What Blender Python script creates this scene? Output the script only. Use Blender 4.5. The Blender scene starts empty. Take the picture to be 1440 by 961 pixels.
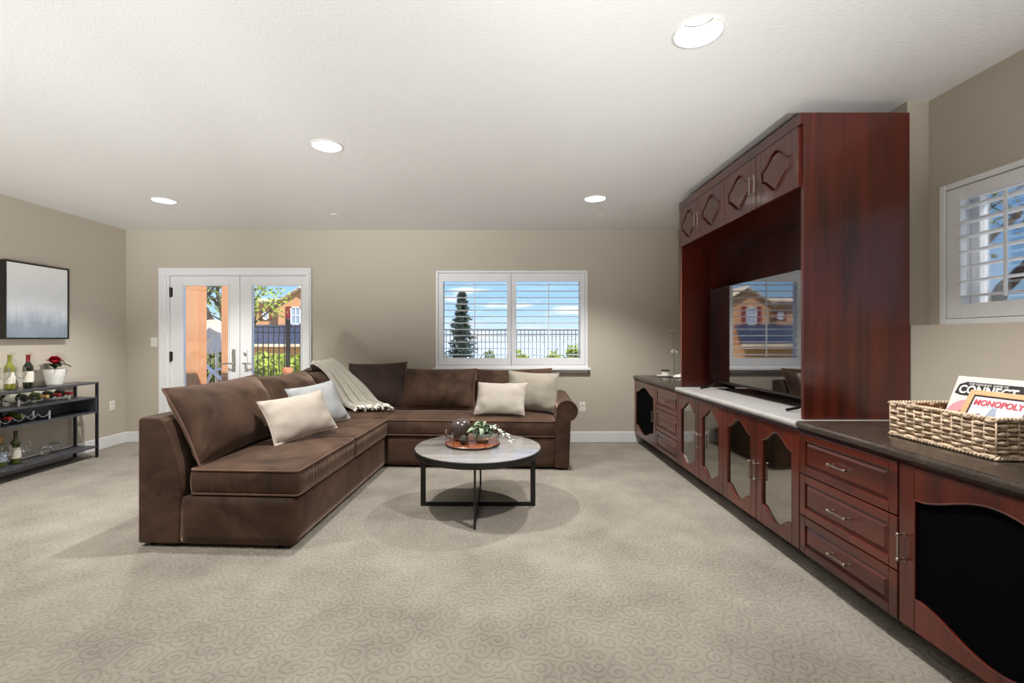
import bpy, bmesh, math, random
from mathutils import Vector, Matrix
random.seed(7)
PI = math.pi
scene = bpy.context.scene
COL = scene.collection

# ------------------------------------------------------------------ camera
cam_data = bpy.data.cameras.new('camera'); cam = bpy.data.objects.new('camera', cam_data); COL.objects.link(cam)
cam_data.sensor_width = 36.0; cam_data.lens = 16.0
cam_data.shift_x = 15 / 1440; cam_data.shift_y = -4.5 / 1440
cam_data.clip_start = 0.05; cam_data.clip_end = 9000
CAMZ = 1.274
cam.location = (0, 0, CAMZ); cam.rotation_euler = (PI / 2, 0, 0)
scene.camera = cam
def at(x, y, Y):            # photo pixel at depth Y -> world point
    return Vector(((x - 705) * Y / 640, Y, CAMZ - (y - 476) * Y / 640))

def lin(r, g, b):
    f = lambda c: (c / 255 / 12.92) if c / 255 <= .04045 else ((c / 255 + .055) / 1.055) ** 2.4
    return (f(r), f(g), f(b), 1)

# ------------------------------------------------------------------ world, sun, exposure
world = bpy.data.worlds.new('sky'); scene.world = world; world.use_nodes = True
nt = world.node_tree; nt.nodes.clear()
tc = nt.nodes.new('ShaderNodeTexCoord'); sep = nt.nodes.new('ShaderNodeSeparateXYZ'); nt.links.new(tc.outputs['Generated'], sep.inputs[0])
ramp = nt.nodes.new('ShaderNodeValToRGB'); nt.links.new(sep.outputs['Z'], ramp.inputs[0])
cr = ramp.color_ramp; cr.elements[0].position = 0.0; cr.elements[0].color = (.86, .95, 1.05, 1)
cr.elements[1].position = .6; cr.elements[1].color = (.16, .4, .95, 1)
e = cr.elements.new(.05); e.color = (.52, .80, 1.08, 1)
e = cr.elements.new(.16); e.color = (.25, .56, 1.05, 1)
mp = nt.nodes.new('ShaderNodeMapping'); mp.inputs['Scale'].default_value = (5, 5, 34); mp.inputs['Location'].default_value = (1.3, .2, .55)
nz = nt.nodes.new('ShaderNodeTexNoise'); nz.inputs['Scale'].default_value = 1.5; nz.inputs['Detail'].default_value = 5
nt.links.new(tc.outputs['Generated'], mp.inputs[0]); nt.links.new(mp.outputs[0], nz.inputs['Vector'])
r2 = nt.nodes.new('ShaderNodeValToRGB'); nt.links.new(nz.outputs['Fac'], r2.inputs[0])
r2.color_ramp.elements[0].position = .56; r2.color_ramp.elements[0].color = (0, 0, 0, 1)
r2.color_ramp.elements[1].position = .66; r2.color_ramp.elements[1].color = (1, 1, 1, 1)
mx = nt.nodes.new('ShaderNodeMixRGB'); nt.links.new(r2.outputs[0], mx.inputs[0]); nt.links.new(ramp.outputs[0], mx.inputs[1])
mx.inputs[2].default_value = (1.05, 1.08, 1.12, 1)
bg = nt.nodes.new('ShaderNodeBackground'); bg.inputs['Strength'].default_value = .72
wo = nt.nodes.new('ShaderNodeOutputWorld'); nt.links.new(mx.outputs[0], bg.inputs[0]); nt.links.new(bg.outputs[0], wo.inputs[0])

sd = bpy.data.lights.new('sun', 'SUN'); sun = bpy.data.objects.new('sun', sd); COL.objects.link(sun)
sd.energy = 4.6; sd.angle = .009; sd.color = (1, .93, .82)
sun.rotation_euler = Vector((-.45, .45, -.77)).to_track_quat('-Z', 'Y').to_euler(); sun.location = (8, -4, 9)
scene.view_settings.view_transform = 'Standard'; scene.view_settings.look = 'None'
scene.view_settings.gamma = 1; scene.view_settings.use_curve_mapping = False
scene.view_settings.exposure = 0.74
DOWN_W = 125.0       # each recessed downlight
FILL_W = 480.0        # each fill light added behind the camera
LAMP_COL = (1, .98, .95)
FILL_COL = (.98, .99, 1)

# ------------------------------------------------------------------ materials
def nodes(name):
    m = bpy.data.materials.new(name); m.use_nodes = True
    t = m.node_tree; return m, t, t.nodes['Principled BSDF']
def coords(t, scale=(1, 1, 1), kind='Object'):
    c = t.nodes.new('ShaderNodeTexCoord'); mp = t.nodes.new('ShaderNodeMapping'); mp.inputs['Scale'].default_value = scale
    t.links.new(c.outputs[kind], mp.inputs[0]); return mp.outputs[0]
def noise(t, vec, scale, detail=4, rough=.5, dist=0):
    n = t.nodes.new('ShaderNodeTexNoise'); n.inputs['Scale'].default_value = scale; n.inputs['Detail'].default_value = detail
    n.inputs['Roughness'].default_value = rough; n.inputs['Distortion'].default_value = dist
    t.links.new(vec, n.inputs['Vector']); return n.outputs['Fac']
def ramp_of(t, fac, *stops):
    r = t.nodes.new('ShaderNodeValToRGB'); e = r.color_ramp.elements
    e[0].position, e[0].color = stops[0]; e[1].position, e[1].color = stops[-1]
    for p, c in stops[1:-1]:
        k = e.new(p); k.color = c
    t.links.new(fac, r.inputs[0]); return r.outputs[0]
def bump(t, b, h, strength, dist=.01):
    n = t.nodes.new('ShaderNodeBump'); n.inputs['Strength'].default_value = strength; n.inputs['Distance'].default_value = dist
    t.links.new(h, n.inputs['Height']); t.links.new(n.outputs[0], b.inputs['Normal'])
def math_n(t, op, a, b=None, c=None):
    n = t.nodes.new('ShaderNodeMath'); n.operation = op
    for i, v in enumerate((a, b, c)):
        if v is None: continue
        if isinstance(v, (int, float)): n.inputs[i].default_value = v
        else: t.links.new(v, n.inputs[i])
    return n.outputs[0]
def plain(name, rgb, rough=.5, metal=0, spec=.5, coat=0, var=.06, vs=8, bs=0, bscale=60, emit=0):
    m, t, b = nodes(name)
    v = coords(t); f = noise(t, v, vs)
    c = lin(*rgb); d = tuple(x * (1 - var) for x in c[:3]) + (1,); u = tuple(min(1, x * (1 + var)) for x in c[:3]) + (1,)
    t.links.new(ramp_of(t, f, (.3, d), (.7, u)), b.inputs['Base Color'])
    b.inputs['Roughness'].default_value = rough; b.inputs['Metallic'].default_value = metal
    b.inputs['Specular IOR Level'].default_value = spec; b.inputs['Coat Weight'].default_value = coat; b.inputs['Coat Roughness'].default_value = .12
    if bs: bump(t, b, noise(t, v, bscale, 3), bs)
    if emit:
        b.inputs['Emission Color'].default_value = c; b.inputs['Emission Strength'].default_value = emit
    return m
def wood(name, dark, light, axis, rough=.3, coat=.6, fine=14.0):
    m, t, b = nodes(name)
    s = [fine, fine, fine]; s[axis] = fine * .06
    v = coords(t, s)
    f = noise(t, v, 1.0, 6, .6, .6)
    s2 = [2.2] * 3; s2[axis] = .7
    g = noise(t, coords(t, s2), 1.4, 3)
    mixf = math_n(t, 'ADD', math_n(t, 'MULTIPLY', f, .55), math_n(t, 'MULTIPLY', g, .45))
    t.links.new(ramp_of(t, mixf, (.34, lin(*dark)), (.66, lin(*light))), b.inputs['Base Color'])
    b.inputs['Roughness'].default_value = rough; b.inputs['Coat Weight'].default_value = coat; b.inputs['Coat Roughness'].default_value = .14
    bump(t, b, f, .05, .002)
    return m
def velvet(name, dark, light, sheen=.5, shir=False):
    m, t, b = nodes(name)
    v = coords(t)
    f = noise(t, v, 2.6, 6, .62, .8)
    t.links.new(ramp_of(t, f, (.3, lin(*dark)), (.7, lin(*light))), b.inputs['Base Color'])
    b.inputs['Roughness'].default_value = .75; b.inputs['Specular IOR Level'].default_value = .2
    b.inputs['Sheen Weight'].default_value = sheen; b.inputs['Sheen Roughness'].default_value = .35
    b.inputs['Sheen Tint'].default_value = lin(205, 180, 160)
    if shir:
        bump(t, b, noise(t, coords(t, (45, 45, 3)), 1, 2), .55, .012)
    else:
        bump(t, b, noise(t, v, 7, 4), .25, .02)
    return m
def seeglass(name, tint=(1, 1, 1), refl=.08):
    m = bpy.data.materials.new(name); m.use_nodes = True; t = m.node_tree; t.nodes.clear()
    o = t.nodes.new('ShaderNodeOutputMaterial'); mi = t.nodes.new('ShaderNodeMixShader')
    tr = t.nodes.new('ShaderNodeBsdfTransparent'); tr.inputs[0].default_value = (*tint, 1)
    gl = t.nodes.new('ShaderNodeBsdfGlossy'); gl.inputs['Roughness'].default_value = .02
    lw = t.nodes.new('ShaderNodeLayerWeight'); lw.inputs[0].default_value = .35
    f = math_n(t, 'ADD', math_n(t, 'MULTIPLY', lw.outputs['Fresnel'], .7), refl * .4)
    t.links.new(f, mi.inputs[0]); t.links.new(tr.outputs[0], mi.inputs[1]); t.links.new(gl.outputs[0], mi.inputs[2]); t.links.new(mi.outputs[0], o.inputs[0])
    return m

M = {}
def wall_paint(name, rgb, scale=90, strength=.12):
    m, t, b = nodes(name); v = coords(t, kind='Object')
    c = lin(*rgb); f = noise(t, v, .8, 2)
    t.links.new(ramp_of(t, f, (.3, tuple(x * .97 for x in c[:3]) + (1,)), (.7, c)), b.inputs['Base Color'])
    b.inputs['Roughness'].default_value = .75; b.inputs['Specular IOR Level'].default_value = .25
    bump(t, b, noise(t, v, scale, 3), strength, .004); return m
M['wall'] = wall_paint('beige_wall_paint', (196, 187, 172))
M['ceiling'] = wall_paint('white_ceiling_texture', (232, 231, 228), 75, .35)
M['trim'] = plain('white_trim_paint', (236, 237, 238), .35, var=.01)
M['shutter'] = plain('white_shutter_paint', (238, 239, 241), .3, var=.01)
M['plate'] = plain('white_plastic', (236, 233, 226), .35, var=.01)

def carpet():
    m, t, b = nodes('scroll_pattern_carpet')
    v = coords(t)
    nd = t.nodes.new('ShaderNodeTexNoise'); nd.inputs['Scale'].default_value = 6; t.links.new(v, nd.inputs['Vector'])
    vm = t.nodes.new('ShaderNodeVectorMath'); vm.operation = 'MULTIPLY_ADD'; vm.inputs[1].default_value = (.05, .05, 0)
    t.links.new(nd.outputs['Color'], vm.inputs[0]); t.links.new(v, vm.inputs[2])
    vo = t.nodes.new('ShaderNodeTexVoronoi'); vo.voronoi_dimensions = '2D'; vo.inputs['Scale'].default_value = 12; vo.inputs['Randomness'].default_value = .75
    t.links.new(vm.outputs[0], vo.inputs['Vector'])
    sc = t.nodes.new('ShaderNodeVectorMath'); sc.operation = 'SUBTRACT'; t.links.new(vm.outputs[0], sc.inputs[0]); t.links.new(vo.outputs['Position'], sc.inputs[1])
    s = t.nodes.new('ShaderNodeSeparateXYZ'); t.links.new(sc.outputs[0], s.inputs[0])
    ang = math_n(t, 'ARCTAN2', s.outputs['Y'], s.outputs['X'])
    d = math_n(t, 'MULTIPLY', vo.outputs['Distance'], 18)
    hue = t.nodes.new('ShaderNodeSeparateColor'); t.links.new(vo.outputs['Color'], hue.inputs[0])
    sign = math_n(t, 'SUBTRACT', math_n(t, 'MULTIPLY', math_n(t, 'GREATER_THAN', hue.outputs[0], .5), 2), 1)
    sp = math_n(t, 'SINE', math_n(t, 'ADD', d, math_n(t, 'MULTIPLY', ang, sign)))
    groove = math_n(t, 'SMOOTH_MIN', math_n(t, 'ADD', math_n(t, 'MULTIPLY', sp, .5), .5), .55, .2)
    fib = noise(t, v, 130, 4, .8)
    mott = noise(t, v, 2.2, 5, .6)
    fac = math_n(t, 'ADD', math_n(t, 'ADD', math_n(t, 'MULTIPLY', groove, .13), math_n(t, 'MULTIPLY', fib, .42)), math_n(t, 'MULTIPLY', mott, .52))
    t.links.new(ramp_of(t, fac, (.28, lin(104, 97, 86)), (.5, lin(152, 144, 131)), (.78, lin(188, 180, 167))), b.inputs['Base Color'])
    b.inputs['Roughness'].default_value = .95; b.inputs['Specular IOR Level'].default_value = .1
    b.inputs['Sheen Weight'].default_value = .15
    bump(t, b, math_n(t, 'ADD', groove, math_n(t, 'MULTIPLY', fib, 1.0)), .8, .011)
    return m
M['carpet'] = carpet()
D, L_ = (40, 9, 5), (106, 36, 20)
M['cherry_v'] = wood('cherry_wood_vertical', D, L_, 2)
M['cherry_h'] = wood('cherry_wood_horizontal', D, L_, 1)
M['cherry_x'] = wood('cherry_wood_depth', D, L_, 0)
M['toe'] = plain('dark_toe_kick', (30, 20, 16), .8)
def laminate(name, a, b_, rough):
    m, t, b = nodes(name); v = coords(t)
    f = math_n(t, 'ADD', math_n(t, 'MULTIPLY', noise(t, v, 160, 3, .7), .6), math_n(t, 'MULTIPLY', noise(t, v, 14, 5), .4))
    t.links.new(ramp_of(t, f, (.35, lin(*a)), (.68, lin(*b_))), b.inputs['Base Color']); b.inputs['Roughness'].default_value = rough
    return m
M['dark_top'] = laminate('dark_brown_laminate', (38, 31, 27), (82, 71, 62), .22)
M['light_top'] = laminate('pale_grey_laminate', (158, 155, 151), (186, 183, 179), .3)
M['smoked'] = plain('smoked_mirror_glass', (168, 166, 160), .06, 1, var=.03)
M['speaker'] = plain('black_speaker_cloth', (5, 5, 8), .95, spec=.05, bs=.3, bscale=700)
M['pewter'] = plain('pewter_metal', (168, 158, 146), .28, 1, var=.05)
M['steel_dark'] = plain('dark_steel', (72, 66, 62), .35, 1)
M['black_metal'] = plain('black_powder_coat', (22, 21, 22), .5)
M['gunmetal'] = plain('gunmetal_grey_metal', (84, 84, 89), .42, .3, vs=30)
M['silver'] = plain('brushed_silver', (205, 205, 205), .25, 1)
M['tv_screen'] = plain('tv_screen_glass', (5, 6, 9), .03, spec=1, var=0, coat=1); _b = M['tv_screen'].node_tree.nodes['Principled BSDF']; _b.inputs['IOR'].default_value = 1.9; _b.inputs['Coat IOR'].default_value = 1.7; _b.inputs['Coat Roughness'].default_value = .03
M['tv_body'] = plain('tv_black_plastic', (12, 12, 14), .3)
M['sofa'] = velvet('brown_velvet', (38, 25, 18), (96, 72, 57), .75)
M['sofa_shir'] = velvet('brown_velvet_gathered', (38, 25, 19), (96, 72, 58), .75, True)
M['sofa_pipe'] = velvet('brown_velvet_piping', (92, 68, 54), (122, 96, 80), .6)
M['sofa_shaded'] = velvet('shaded_brown_velvet', (44, 34, 31), (70, 54, 47), .3)  # sofa velvet darkened: the corner cushion's shade is put into its colour
M['cream'] = velvet('cream_fabric', (184, 172, 159), (201, 190, 178), .1)
M['ivory'] = velvet('ivory_fabric', (184, 175, 163), (200, 191, 180), .1)
M['bluegrey'] = velvet('pale_blue_grey_fabric', (160, 162, 163), (180, 181, 181), .1)
M['greige'] = velvet('greige_fabric', (160, 152, 137), (180, 172, 158), .1)
def knit():
    m, t, b = nodes('pale_knit_wool'); v = coords(t)
    w = t.nodes.new('ShaderNodeTexWave'); w.inputs['Scale'].default_value = 38; w.inputs['Distortion'].default_value = 2; w.inputs['Detail'].default_value = 1
    w.bands_direction = 'Z'; t.links.new(v, w.inputs['Vector'])
    t.links.new(ramp_of(t, w.outputs['Fac'], (.2, lin(174, 168, 152)), (.8, lin(208, 203, 190))), b.inputs['Base Color'])
    b.inputs['Roughness'].default_value = .95; b.inputs['Sheen Weight'].default_value = .2
    bump(t, b, w.outputs['Fac'], .5, .01); return m
M['knit'] = knit()
M['fringe'] = plain('white_wool_fringe', (232, 228, 218), .95)
M['table_top'] = wood('grey_washed_wood', (104, 99, 94), (172, 168, 163), 0, .2, .8, 9)
M['tray_wood'] = wood('warm_tray_wood', (96, 48, 26), (156, 92, 58), 0, .35, .2)
M['rail'] = plain('bronze_wire', (120, 96, 76), .35, 1)
M['stone'] = plain('dark_glazed_stone', (70, 60, 55), .25, coat=.4, var=.3, vs=14)
M['moss'] = plain('dark_moss_ball', (52, 50, 44), .8, var=.3, vs=40, bs=.6, bscale=60)
M['bowl'] = plain('grey_green_ceramic', (128, 134, 124), .4)
M['leaf_pale'] = plain('pale_sage_leaf', (138, 158, 128), .6, var=.3, vs=20)
M['leaf_grey'] = plain('silver_grey_leaf', (182, 188, 178), .7, var=.15, vs=20)
M['basket'] = plain('woven_seagrass', (206, 184, 158), .8, var=.38, vs=30, bs=.4, bscale=140)
M['basket_in'] = plain('seagrass_inner', (140, 98, 62), .9, var=.3, vs=40, bs=.4, bscale=120)
M['glass'] = seeglass('clear_window_glass', (.98, .99, .99))
M['thin_glass'] = seeglass('thin_clear_glass', (.975, .98, .975), .12)
M['shelf_glass'] = seeglass('glass_top', (.86, .88, .87), .25)
M['green_glass'] = plain('green_bottle_glass', (74, 84, 28), .06, var=.3, vs=9, coat=.6)
M['dark_glass'] = plain('dark_bottle_glass', (26, 30, 16), .06, var=.3, vs=9, coat=.6)
M['yellow_glass'] = plain('pale_wine_bottle_glass', (138, 138, 52), .06, var=.25, vs=9, coat=.6)
M['red_foil'] = plain('red_foil', (142, 34, 38), .35, .3)
M['gold_foil'] = plain('gold_foil', (186, 152, 88), .35, .4)
M['paper'] = plain('paper_label', (230, 224, 210), .7)
M['pot'] = plain('white_ceramic', (236, 234, 228), .35)
M['petal'] = plain('red_petal', (178, 26, 48), .6, var=.3, vs=60)
M['leaf_dark'] = plain('dark_green_leaf', (44, 54, 40), .5, var=.3, vs=30)
M['soil'] = plain('dark_soil', (44, 34, 28), .95)
M['frame_black'] = plain('black_picture_frame', (34, 30, 28), .45)
M['stucco'] = plain('orange_stucco', (208, 150, 108), .9, var=.08, vs=2, bs=.3, bscale=40)
M['stucco_far'] = plain('peach_stucco', (216, 160, 118), .9, var=.08, vs=.6)
M['tile_pale'] = plain('pale_roof_tile', (226, 206, 184), .8, var=.3, vs=1.5)
M['tile_blue'] = plain('slate_blue_roof_tile', (66, 74, 100), .7, var=.25, vs=2)
M['red_shutter'] = plain('dark_red_shutter', (134, 38, 40), .7)
M['iron'] = plain('black_iron', (34, 34, 34), .5)
M['patio'] = plain('patio_concrete', (206, 192, 172), .9, var=.08, vs=3)
M['gravel'] = plain('pale_bounce_gravel', (238, 232, 222), .9, var=.06, vs=20)  # side ground made extra pale to bounce light up onto the louvers
M['hill'] = plain('dry_hillside', (164, 158, 96), .95, var=.25, vs=.5)
M['sea'] = plain('hazy_sea', (196, 212, 226), .6, var=.03, vs=.001)
M['bush'] = plain('yellow_green_leaf', (150, 166, 62), .7, var=.35, vs=6)
M['bush_dark'] = plain('olive_leaf', (104, 116, 62), .7, var=.35, vs=5)
M['pine'] = plain('grey_green_needles', (66, 84, 72), .8, var=.3, vs=5)
M['bark'] = plain('dark_bark', (74, 62, 52), .9, var=.3, vs=12)
M['dish'] = plain('cream_dish_metal', (226, 212, 196), .5)
M['terracotta'] = plain('terracotta', (204, 132, 98), .85)
M['box_white'] = plain('white_printed_card', (228, 224, 220), .5, var=.02)
M['light_wood'] = wood('light_maple', (196, 158, 112), (222, 188, 142), 0, .5, 0)
M['print_black'] = plain('black_print', (44, 42, 46), .6)
M['print_white'] = plain('white_print', (238, 236, 232), .6, var=.01)
M['print_red'] = plain('red_print', (204, 78, 92), .6)
M['print_pink'] = plain('pink_print', (214, 154, 162), .6, var=.15)
M['print_purple'] = plain('purple_print', (98, 66, 128), .6)
M['print_blue'] = plain('grey_blue_print', (160, 174, 190), .6)
M['print_pale'] = plain('pale_lilac_print', (224, 214, 220), .6, var=.06)
M['reflector'] = plain('downlight_white', (226, 225, 222), .4, var=.005)
M['lens'] = plain('downlight_lens', (255, 250, 240), .4, var=0, emit=1.6)
M['fill_bulb'] = plain('fill_light_glow', (255, 246, 230), .4, var=0, emit=3.0)  # glowing disc of the fill lights added behind the camera
M['brass'] = plain('aged_brass', (150, 120, 76), .35, 1)
M['napkin'] = plain('white_linen', (232, 228, 220), .9, var=.05)
def misty():
    m, t, b = nodes('misty_forest_print'); v = coords(t)
    s = t.nodes.new('ShaderNodeSeparateXYZ'); t.links.new(v, s.inputs[0])
    z = s.outputs['Z']
    n1 = noise(t, coords(t, (1, 26, 4)), 1, 6, .7)
    n2 = noise(t, coords(t, (1, 5, 3)), 1, 4)
    edge = math_n(t, 'ADD', math_n(t, 'MULTIPLY', math_n(t, 'SUBTRACT', n1, .5), .16), math_n(t, 'MULTIPLY', math_n(t, 'SUBTRACT', n2, .5), .22))
    h = math_n(t, 'ADD', z, edge)
    mr = t.nodes.new('ShaderNodeMapRange'); mr.inputs[1].default_value = 0; mr.inputs[2].default_value = .73; t.links.new(h, mr.inputs[0])
    t.links.new(ramp_of(t, mr.outputs[0], (.0, lin(128, 140, 153)), (.2, lin(150, 161, 174)), (.30, lin(188, 196, 207)), (.42, lin(224, 228, 233)), (1, lin(244, 244, 242))), b.inputs['Base Color'])
    b.inputs['Roughness'].default_value = .7; return m
M['misty'] = misty()

# ------------------------------------------------------------------ mesh helpers
ORG = {}
class MB:
    def __init__(s): s.v = []; s.f = []; s.mi = {}
    def add(s, vs, fs):
        n = len(s.v); s.v += [tuple(x) for x in vs]; s.f += [tuple(i + n for i in f) for f in fs]; return s
    def box(s, lo, hi):
        x0, y0, z0 = lo; x1, y1, z1 = hi
        return s.add([(x0, y0, z0), (x1, y0, z0), (x1, y1, z0), (x0, y1, z0), (x0, y0, z1), (x1, y0, z1), (x1, y1, z1), (x0, y1, z1)],
                     [(0, 3, 2, 1), (4, 5, 6, 7), (0, 1, 5, 4), (1, 2, 6, 5), (2, 3, 7, 6), (3, 0, 4, 7)])
    def prism(s, poly, axis, a, b):      # poly in the two other axes (cyclic order kept x,y,z minus axis)
        def P(p, c):
            q = list(p); q.insert(axis, c); return q
        n = len(poly)
        return s.add([P(p, a) for p in poly] + [P(p, b) for p in poly],
                     [tuple(range(n)), tuple(range(2 * n - 1, n - 1, -1))] + [(i, i + n, (i + 1) % n + n, (i + 1) % n) for i in range(n)])
    def lathe(s, prof, c=(0, 0, 0), seg=24, axis=2, capped=True):
        c = Vector(c); vs = []; fs = []
        for r, h in prof:
            for k in range(seg):
                a = 2 * PI * k / seg; p = [r * math.cos(a), r * math.sin(a), h]
                if axis == 0: p = [h, p[0], p[1]]
                elif axis == 1: p = [p[0], h, p[1]]
                vs.append(c + Vector(p))
        for i in range(len(prof) - 1):
            for k in range(seg):
                fs.append((i * seg + k, i * seg + (k + 1) % seg, (i + 1) * seg + (k + 1) % seg, (i + 1) * seg + k))
        if capped:
            if prof[0][0] > 1e-5: fs.append(tuple(range(seg - 1, -1, -1)))
            if prof[-1][0] > 1e-5: fs.append(tuple(range((len(prof) - 1) * seg, len(prof) * seg)))
        return s.add(vs, fs)
    def tube(s, pts, r, seg=8, closed=False, flat=None):
        pts = [Vector(p) for p in pts]; n = len(pts); vs = []; fs = []
        rr = r if callable(r) else (lambda i: r)
        up0 = None
        for i, p in enumerate(pts):
            d = (pts[(i + 1) % n] - pts[i - 1]) if closed else (pts[min(i + 1, n - 1)] - pts[max(i - 1, 0)])
            if d.length < 1e-9: d = Vector((0, 0, 1))
            d.normalize()
            ref = Vector((0, 0, 1)) if abs(d.z) < .95 else Vector((1, 0, 0))
            if up0 is not None and (up0 - d * up0.dot(d)).length > .2: ref = up0
            u = (ref - d * ref.dot(d)).normalized(); up0 = u; w = d.cross(u)
            for k in range(seg):
                a = 2 * PI * k / seg
                vs.append(p + (u * math.cos(a) * rr(i) + w * math.sin(a) * rr(i) * (flat or 1)))
        m = n if closed else n - 1
        for i in range(m):
            for k in range(seg):
                j = (i + 1) % n
                fs.append((i * seg + k, i * seg + (k + 1) % seg, j * seg + (k + 1) % seg, j * seg + k))
        if not closed: fs += [tuple(range(seg - 1, -1, -1)), tuple(range((n - 1) * seg, n * seg))]
        return s.add(vs, fs)
    def sphere(s, c, r, sc=(1, 1, 1), seg=16, rings=10):
        c = Vector(c); vs = [c + Vector((0, 0, -r * sc[2]))]; fs = []
        for i in range(1, rings):
            t = PI * i / rings - PI / 2
            for k in range(seg):
                a = 2 * PI * k / seg
                vs.append(c + Vector((r * sc[0] * math.cos(t) * math.cos(a), r * sc[1] * math.cos(t) * math.sin(a), r * sc[2] * math.sin(t))))
        vs.append(c + Vector((0, 0, r * sc[2]))); top = len(vs) - 1
        for k in range(seg): fs.append((0, 1 + (k + 1) % seg, 1 + k))
        for i in range(rings - 2):
            for k in range(seg):
                a, b = 1 + i * seg, 1 + (i + 1) * seg
                fs.append((a + k, a + (k + 1) % seg, b + (k + 1) % seg, b + k))
        for k in range(seg): fs.append((1 + (rings - 2) * seg + k, 1 + (rings - 2) * seg + (k + 1) % seg, top))
        return s.add(vs, fs)
    def build(s, name, mat, parent=None, smooth=False, bevel=0, seg=2, mats=None, matfn=None, origin=None):
        me = bpy.data.meshes.new(name)
        if parent is not None: org = ORG.get(parent, Vector())
        elif origin is not None: org = Vector(origin)
        else:
            xs, ys, zs = zip(*s.v); org = Vector(((min(xs) + max(xs)) / 2, (min(ys) + max(ys)) / 2, min(zs)))
        me.from_pydata([Vector(v) - org for v in s.v], [], s.f)
        bm = bmesh.new(); bm.from_mesh(me); bmesh.ops.recalc_face_normals(bm, faces=bm.faces)
        if matfn:
            for f in bm.faces: f.material_index = matfn(f)
        bm.to_mesh(me); bm.free()
        for m_ in (mats or [mat]): me.materials.append(m_ if not isinstance(m_, str) else M[m_])
        if smooth:
            for p in me.polygons: p.use_smooth = True
            if smooth != 'all': me.set_sharp_from_angle(angle=math.radians(smooth if smooth is not True else 40))
        o = bpy.data.objects.new(name, me); COL.objects.link(o)
        if parent is not None: o.parent = parent; ORG[o] = org
        else: o.location = org; ORG[o] = org
        if bevel:
            b = o.modifiers.new('bevel', 'BEVEL'); b.width = bevel; b.segments = seg; b.limit_method = 'ANGLE'; b.angle_limit = math.radians(50)
            b.harden_normals = False
        return o
def tag(o, label, cat, group=None):
    o['label'] = label; o['category'] = cat
    if group: o['group'] = group
    return o
def thing(name, label, cat, loc=(0, 0, 0), group=None, rot=None, local=False):
    o = bpy.data.objects.new(name, None); COL.objects.link(o); o.location = loc; o.empty_display_size = .1
    if rot is not None: o.rotation_euler = rot
    ORG[o] = Vector() if local else Vector(loc)
    return tag(o, label, cat, group)
def struct(o, label=None, cat=None):
    o['kind'] = 'structure'
    if label: o['label'] = label
    if cat: o['category'] = cat
    return o
def share(src, parent, matrix):          # a light copy of a part
    c = bpy.data.objects.new(src.name.split('.')[0], src.data); COL.objects.link(c); c.parent = parent; c.matrix_local = matrix; return c

# ------------------------------------------------------------------ room shell
YB, XL, XR, XW, H, YR = 5.58, -4.60, 2.27, 2.39, 2.60, -3.2
YC = 2.545                    # front of the pier beside the hutch
TH = .16
fl = MB().box((XL - TH, YR - TH, -.12), (XW + TH, YB + TH, 0)).build('floor', 'carpet', origin=(0, 0, 0)); struct(fl, 'beige carpet with embossed scroll pattern', 'floor')
w = MB(); DX0, DX1, DZ = -4.105, -2.375, 2.065; WX0, WX1, WZ0, WZ1 = -.775, 1.03, .925, 2.085
for a, b, c, d in ((XL - TH, DX0, 0, H + .1), (DX0, DX1, DZ, H + .1), (DX1, WX0, 0, H + .1), (WX0, WX1, 0, WZ0), (WX0, WX1, WZ1, H + .1), (WX1, XW + TH, 0, H + .1)):
    w.box((a, YB, c), (b, YB + TH, d))
struct(w.build('wall_back', 'wall', origin=(0, YB, 0)), 'beige painted wall with glazed doors and shuttered window', 'wall')
struct(MB().box((XL - TH, YR - TH, 0), (XL, YB, H + .1)).build('wall_left', 'wall', origin=(XL, 0, 0)), 'beige painted wall behind the bar console', 'wall')
struct(MB().box((XL, YR - TH, 0), (XW + TH, YR, H + .1)).build('wall_rear', 'wall', origin=(0, YR, 0)), 'beige painted wall facing the sofa', 'wall')
RY0, RY1, RZ0, RZ1 = 1.15, 2.42, 1.375, 2.065       # right window hole
LEDGE = 1.345
w = MB(); w.box((XR, YC, 0), (XW + TH, YB, H + .1)); w.box((XR, YR, 0), (XW + TH, YC, LEDGE))
w.box((XW, YR, LEDGE), (XW + TH, RY0, H + .1)); w.box((XW, RY1, LEDGE), (XW + TH, YC, H + .1))
w.box((XW, RY0, LEDGE), (XW + TH, RY1, RZ0)); w.box((XW, RY0, RZ1), (XW + TH, RY1, H + .1))
struct(w.build('wall_right', 'wall', origin=(XR, 0, 0)), 'beige painted wall with ledge and shuttered window niche', 'wall')
# ceiling with round holes for the downlights
DL = [(-3.24, 4.37), (-1.20, 3.13), (.89, 4.31), (.853, 1.97), (-3.24, 1.97)]
HR = .098; HS = .13
xs = sorted({XL, XW} | {x + s * HS for x, _ in DL for s in (-1, 1)}); ys = sorted({YR, YB} | {y + s * HS for _, y in DL for s in (-1, 1)})
c = MB()
holes = {}
N = 32
mesh_cells = []
rects = []
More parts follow.
